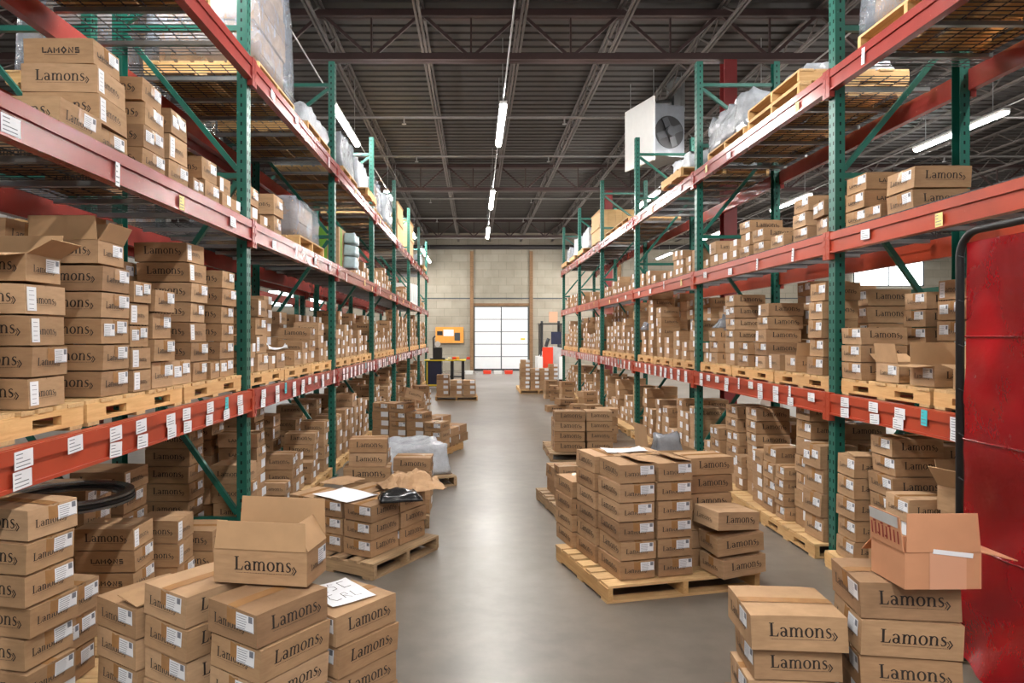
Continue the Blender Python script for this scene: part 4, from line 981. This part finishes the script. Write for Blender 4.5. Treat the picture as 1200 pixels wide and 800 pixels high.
# ---------------------------------------------------------------- unit heater with its flue
M['heatergrey'] = simple('heater_casing_paint', rgb(110, 114, 120), .4)
e = empty('unit_heater', (3.89, 14.7, 6.03), math.radians(18)); tag(e, 'ceiling-hung unit heater with a pale panel and round black fan', 'heater')
mb = MB(); mb.box(-.48, .24, -.5, .5, -.55, .5); put('casing', mb.mesh('casing', ['heatergrey']), e)
mb = MB(); mb.box(-.52, -.482, -.56, .56, -.66, .62); put('louvre_panel', mb.mesh('louvre_panel', ['white']), e)
mb = MB(); mb.prism([(-.12+.33*math.cos(2*PI*q/32), .33*math.sin(2*PI*q/32)-.06) for q in range(32)], 1, -.512, -.5005); put('fan_opening', mb.mesh('fan_opening', ['black']), e)
mb = MB(); mb.tube([(-.12, -.53, -.06), (-.12, -.60, -.06)], .1, 16)
for q in range(4):
    t = q*PI/2+.4; mb.bar((-.12+.1*math.cos(t), -.54, -.06+.1*math.sin(t)), (-.12+.3*math.cos(t), -.52, -.06+.3*math.sin(t)), .14, .008, up=(0,1,0))
put('fan', mb.mesh('fan', ['darkgrey']), e)
mb = MB(); mb.tube([(-.1, .1, .51), (-.1, .1, .62), (.05, .06, .68), (.239, .0, .70)], .11, 14); put('flue_elbow', smooth(mb.mesh('flue_elbow', ['galv'])), e)
mb = MB(); mb.box(.24, .50, -.14, .14, .53, 1.24); put('flue_box', mb.mesh('flue_box', ['galv']), e)
for a, b in ((-.45, -.45), (.2, .45), (-.45, .45), (.2, -.45)): mb = MB(); mb.tube([(a, b, .505), (a, b, 1.2)], .008, 6); put('hanger_rod', mb.mesh('hanger_rod', ['galv']), e)
# ---------------------------------------------------------------- strip lights
rows = ((-2.32, (-1.1, 5.7, 12.55, 19.4, 25.6, 31.5, 34.5)), (.456, (-4.6, -1.1, 5.7, 12.55, 19.4, 25.6)), (4.76, (-1.1, 5.7, 12.55, 19.4, 25.6, 31.5, 34.5)), (8.9, (6.0, 12.93, 19.8, 26, 33)), (-7.0, (5.7, 14, 22, 32)), (14.2, (5.7, 14, 22, 32)), (20.5, (14, 32)))  # far-end lamps, outer rows and extra ones behind the camera added for brightness
first = None
RN = {0: 'over the left rack', 1: 'over the aisle', 2: 'behind the right rack', 3: 'over the next aisle', 4: 'added beyond the left rack', 5: 'added far right', 6: 'added furthest right'}  # last three rows are unseen lamps, added to brighten the distance
for ri, (lx, ys) in enumerate(rows):
    for yi, ly in enumerate(ys):
        nm = f'glowing tubular strip light {RN[ri]}, {ORD[yi]} along its row'
        if first is None:
            e = empty('strip_light', (lx, ly, 5.6)); first = e
            mb = MB(); pr = [(-.052, .0), (-.04, -.035), (0, -.05), (.04, -.035), (.052, .0)]; mb.prism(pr, 1, -1.2, 1.2); put('diffuser', mb.mesh('diffuser', ['lamp']), e)
            mb = MB(); mb.box(-.058, .058, -1.22, 1.22, .001, .05); put('housing', mb.mesh('housing', ['white']), e)
            for yy in (-.9, .9): mb = MB(); mb.tube([(0, yy, .05), (0, yy, 1.2)], .006, 6); put('hanger_rod', mb.mesh('hanger_rod', ['galv']), e)
        else: e = copy_tree(first); e.location = (lx, ly, 5.6)
        tag(e, nm, 'ceiling light', 'warehouse strip lights')
    mb = MB(); mb.tube([(lx, YB, 5.69), (lx, WALL_Y-2 if ri != 1 else 27, 5.69)], .012, 6); struct('trim_conduit', mb, ['steelpipe'])
# ---------------------------------------------------------------- far end: bench, board, truck, sign
e = empty('workbench', (-1.05, 24.6, 0)); tag(e, 'dark blue workbench with a bright yellow top at the aisle end', 'workbench')
mb = MB(); mb.box(-.72, .72, -.42, .42, .97, 1.01); put('bench_top', mb.mesh('bench_top', ['yellow']), e)
mb = MB(); mb.box(-.66, -.12, -.36, .36, .08, .965); put('cabinet', mb.mesh('cabinet', ['navy']), e)
mb = MB(); mb.box(-.64, -.60, -.40, -.362, .1, .94); mb.box(-.64, -.2, -.40, -.362, .1, .16); put('yellow_trim', mb.mesh('yellow_trim', ['yellow']), e)
for xx in (.24, .62): mb = MB(); mb.box(xx-.05, xx+.05, -.38, .38, 0, .965); put('leg', mb.mesh('leg', ['black']), e)
mb = MB(); mb.box(-.1, .6, -.3, .3, .4, .43); put('shelf', mb.mesh('shelf', ['darkgrey']), e)
e = empty('floor_scanner', (-1.32, 24.55, 1.012)); tag(e, 'black bench machine with a round white dial on the yellow bench', 'machine')
mb = MB(); mb.box(-.16, .16, -.2, .2, 0, .42); mb.box(-.26, .26, -.26, .26, 0, .05); put('body', mb.mesh('body', ['black']), e); e.name = 'bench_machine'
mb = MB(); mb.prism([(.1*math.cos(2*PI*q/20), .54+.1*math.sin(2*PI*q/20)) for q in range(20)], 1, -.05, 0); put('dial', mb.mesh('dial', ['white']), e)
mb = MB(); mb.tube([(-.14, .05, .42), (-.16, .05, .75), (-.08, .02, .82)], .03, 8); put('arm', mb.mesh('arm', ['darkgrey']), e)
for q, (bx, c) in enumerate(((-.5, 'redtruck'), (-.35, 'corkboard'), (.12, 'redtruck'), (-.7, 'white'))):
    mb = MB(); mb.prism([(-.07, 0), (.07, 0), (.06, .09), (-.06, .09)], 1, -.06, .06); o = put('parts_bin', mb.mesh('parts_bin', [c]), None, (-.62+bx*.8+.28, 24.5, 1.013)); tag(o, f'little {["red", "orange", "far red", "white"][q]} bin on the yellow workbench', 'bin')
e = empty('notice_board', (-1.36, 36.9, 1.88)); tag(e, 'orange notice board with pinned papers on the end wall', 'notice board')
mb = MB(); mb.box(-.74, .74, -.02, .02, -.42, .42); put('board', mb.mesh('board', ['corkboard']), e)
mb = MB(); mb.prism([(-.77,-.43),(.77,-.43),(.77,-.421),(-.77,-.421)], 1, -.026, .02); put('frame', mb.mesh('frame', ['oldwood']), e)
for x0, x1, z0, z1, c in ((-.32, .22, -.06, .28, 'paper'), (.26, .56, -.30, .12, 'darkgrey'), (-.66, -.36, -.02, .2, 'black')):
    mb = MB(); mb.box(x0, x1, -.028, -.021, z0, z1); put('pinned_sheet', mb.mesh('pinned_sheet', [c]), e)
mb = MB(); mb.box(3.9, 4.35, WALL_Y-.03, WALL_Y-.004, 2.55, 3.1); o = put('wall_sign', mb.mesh('wall_sign', ['paper_tape'])); tag(o, 'pale pink square sign on the end wall', 'sign')
# stand-up reach truck
e = empty('reach_truck', (3.05, 28.6, 0)); tag(e, 'white and grey stand-up reach truck with a bright red panel at the aisle end', 'forklift')
mb = MB(); mb.prism([(-.45, .12), (.45, .12), (.5, .9), (.42, 1.35), (.1, 1.42), (-.2, 1.3), (-.46, .95)], 1, -.55, .6); put('body', mb.mesh('body', ['grey']), e)
mb = MB(); mb.box(-.36, .06, -.60, -.552, .42, 1.38); put('battery_panel', mb.mesh('battery_panel', ['redtruck']), e)
for xx in (-.56, .3): mb = MB(); mb.box(xx, xx+.2, -.7, .5, .1, 1.0); put('side_fender', mb.mesh('side_fender', ['white']), e)
for xx in (-.28, .42): mb = MB(); mb.box(xx-.05, xx+.05, .5, .62, .05, 2.45); put('mast_rail', mb.mesh('mast_rail', ['darkgrey']), e)
for xx, yy in ((-.4, -.35), (.5, -.35), (-.4, .4), (.5, .4)): mb = MB(); mb.tube([(xx, yy, 1.0), (xx, yy, 2.3)], .03, 8); put('guard_post', mb.mesh('guard_post', ['black']), e)
mb = MB(); 
for q in range(7): mb.box(-.45, .55, -.42+.13*q, -.38+.13*q, 2.3, 2.34)
mb.box(-.45, -.40, -.42, .45, 2.3, 2.35); mb.box(.5, .55, -.42, .45, 2.3, 2.35); put('overhead_guard', mb.mesh('overhead_guard', ['black']), e)
mb = MB(); mb.box(.0, .4, -.45, -.40, 1.5, 2.0); put('screen', mb.mesh('screen', ['navy']), e)
mb = MB(); mb.tube([(-.2, -.4, 1.42), (-.15, -.46, 1.62), (-.1, -.44, 1.72)], .07, 10); put('control_column', mb.mesh('control_column', ['darkgrey']), e)
for xx in (-.35, .4): mb = MB(); mb.tube([(xx-.06, -.3, .14), (xx+.06, -.3, .14)], .139, 18); put('wheel', mb.mesh('wheel', ['black']), e)
# odds and ends in the far background
e = empty('low_cabinet', (6.3, 13.0, 0)); tag(e, 'pale grey low steel cabinet seen under the right rack', 'cabinet')
mb = MB(); mb.box(-.8, .8, -.5, .5, .1, .95); put('body', mb.mesh('body', ['white']), e)
for xx in (-.7, .7): mb = MB(); mb.box(xx-.05, xx+.05, -.45, .45, 0, .1); put('foot', mb.mesh('foot', ['darkgrey']), e)
for xx in (-.4, .4): mb = MB(); mb.box(xx-.38, xx+.38, -.515, -.501, .15, .9); d_ = put('door', mb.mesh('door', ['white']), e); mb = MB(); mb.box(xx-.03, xx+.03, -.53, -.516, .5, .62); put('handle', mb.mesh('handle', ['black']), d_)
e = empty('steel_hopper', (5.1, 7.4, 0)); tag(e, 'dark green steel cabinet standing behind the right rack', 'cabinet')
mb = MB(); mb.box(-.35, .35, -.35, .35, .06, 2.35); put('body', mb.mesh('body', ['green']), e); e.name = 'steel_cabinet'
mb = MB(); mb.box(-.3, .3, -.366, -.352, .15, 2.25); d_ = put('door', mb.mesh('door', ['green']), e)
mb = MB(); mb.box(.2, .23, -.39, -.367, 1.1, 1.3); put('handle', mb.mesh('handle', ['black']), d_)
mb = MB(); mb.box(-.32, .32, -.32, .32, 0, .06); put('plinth', mb.mesh('plinth', ['black']), e)
for q in range(4):
    mb = MB(); mb.prism([(-.18, 0), (.18, 0), (.2, .16), (-.2, .16)], 1, -.22, .22); o = put('parts_tray', mb.mesh('parts_tray', ['redtruck' if q % 2 else 'white']), None, (.05+.52*q if q else -.3, 33.6+.3*(q % 2), .002)); tag(o, f'{"red" if q % 2 else "white"} tray on the floor by the end door, {ORD[q]} from left', 'tray', 'trays by the end door')
# ---------------------------------------------------------------- which cartons show: rays from the camera through every carton
KEEP = 300
vs, fs, own = [], [], []
for bi, b in enumerate(BOXES):
    T = TYPES[b['t']]; Mx = Matrix.Translation(b['loc']) @ Euler(b['rot']).to_matrix().to_4x4(); b['M'] = Mx
    w, d, h = T['W']/2, T['D']/2, T['H']; n = len(vs)
    vs += [Mx @ Vector(p) for p in ((-w,-d,0),(w,-d,0),(w,d,0),(-w,d,0),(-w,-d,h),(w,-d,h),(w,d,h),(-w,d,h))]
    for f in ((3,2,1,0),(4,5,6,7),(0,1,5,4),(1,2,6,5),(2,3,7,6),(3,0,4,7)): fs.append(tuple(n+i for i in f)); own.append(bi)
for o in list(C.objects):            # big occluders that stand in front of cartons
    r_ = o
    while r_.parent: r_ = r_.parent
    if o.type != 'MESH' or len(o.data.polygons) > 6000: continue
    if r_.name.split('.')[0] in ('rack_beam', 'wooden_pallet', 'welding_screen', 'open_cardboard_box', 'wrapped_load', 'rack_upright_frame', 'floor'):
        mw = o.matrix_world if o.parent is None else (Matrix.Translation(r_.location) @ r_.rotation_euler.to_matrix().to_4x4() @ (Matrix.Translation(o.location) @ o.rotation_euler.to_matrix().to_4x4() if o is not r_ else Matrix()))
        if o.parent is None: mw = Matrix.Translation(o.location) @ o.rotation_euler.to_matrix().to_4x4()
        n = len(vs); vs += [mw @ v.co for v in o.data.vertices]
        for p in o.data.polygons: fs.append(tuple(n+i for i in p.vertices)); own.append(-1)
tree = BVHTree.FromPolygons(vs, fs)
hits = [0]*len(BOXES); org = Vector((0, 0, EYE))
for py in range(1, 800, 3):
    for px in range(1, 1200, 3):
        h = tree.ray_cast(org, Vector(((px-VX)/FPX, 1, -(py-VY)/FPX)))
        if h[2] is not None and own[h[2]] >= 0: hits[own[h[2]]] += 1
order = sorted(range(len(BOXES)), key=lambda i: -hits[i]); single = set(order[:KEEP])
seen = {}
for bi in sorted(single):
    b = BOXES[bi]; T = TYPES[b['t']]
    o = put('cardboard_box', T['body'], None, b['loc'], b['rot']); tag(o, b['label'], 'box', b['group'])
    if hits[bi] > 12:
        for nm, me in T['kids']: put(nm, me, o)
# all the smaller, further and hidden cartons: one object
mb = MB()
for bi in order[KEEP:]:
    b = BOXES[bi]; T = TYPES[b['t']]; W, D, H = T['W'], T['D'], T['H']; X = b['M']
    mb.box(-W/2, W/2, -D/2, D/2, 0, H, 0, X)
    if hits[bi] > 0:
        idf = lambda p: p; e = .0015
        P = FACE['+x']; lw, lh = min(.13, D*.46), min(.085, H*.6)
        mb.add([P(W, D, u_, v_, e) for u_, v_ in ((D*.06, H*.42), (D*.06+lw, H*.42), (D*.06+lw, H*.42+lh), (D*.06, H*.42+lh))], [(0,1,2,3)], 2, X)
        P = FACE['-y']; r = random.Random(bi)
        for q in range(6):
            u0 = -W*.24+q*W*.09; mb.add([P(W, D, u_, v_, e) for u_, v_ in ((u0, H*.4), (u0+W*.065, H*.4), (u0+W*.065, H*(.62 if q else .72)), (u0, H*(.62 if q else .72)))], [(0,1,2,3)], 1, X)
o = put('stacked_cardboard_boxes', mb.mesh('stacked_cardboard_boxes', ['card_far', 'card_print', 'paper'], False)); o['kind'] = 'stuff'; o['label'] = 'the many smaller cardboard boxes further back on the racks and floor'; o['category'] = 'boxes'
print('BOXES', len(BOXES), 'visible', sum(h > 0 for h in hits), 'cut', hits[order[KEEP-1]])
from collections import Counter
dl = [l for l, n in Counter(BOXES[i]['label'] for i in single).items() if n > 1]; print('DUP', dl[:10]); print('LONG', [b['label'] for b in BOXES if len(b['label'].split()) > 16][:5])
# ---------------------------------------------------------------- light and camera
w = bpy.data.worlds.new('warehouse_air'); bpy.context.scene.world = w; w.use_nodes = True
w.node_tree.nodes['Background'].inputs[0].default_value = (.92, .95, 1, 1); w.node_tree.nodes['Background'].inputs[1].default_value = .10
cam = bpy.data.cameras.new('camera'); co = bpy.data.objects.new('camera', cam); C.objects.link(co)
co.location = (0, 0, EYE); co.rotation_euler = (PI/2, 0, 0)
cam.sensor_width = 36; cam.lens = 36*FPX/1200; cam.shift_x = (600-VX)/1200; cam.shift_y = -(400-VY)/1200; cam.clip_end = 200
S = bpy.context.scene; S.camera = co
S.view_settings.view_transform = 'Standard'; S.view_settings.look = 'None'; S.view_settings.gamma = 1; S.view_settings.use_curve_mapping = False; S.view_settings.exposure = 1.95
S.cycles.max_bounces = 8; S.cycles.diffuse_bounces = 3; S.cycles.glossy_bounces = 3; S.cycles.transparent_max_bounces = 8; S.cycles.caustics_reflective = False; S.cycles.caustics_refractive = False
S.cycles.sample_clamp_indirect = 6
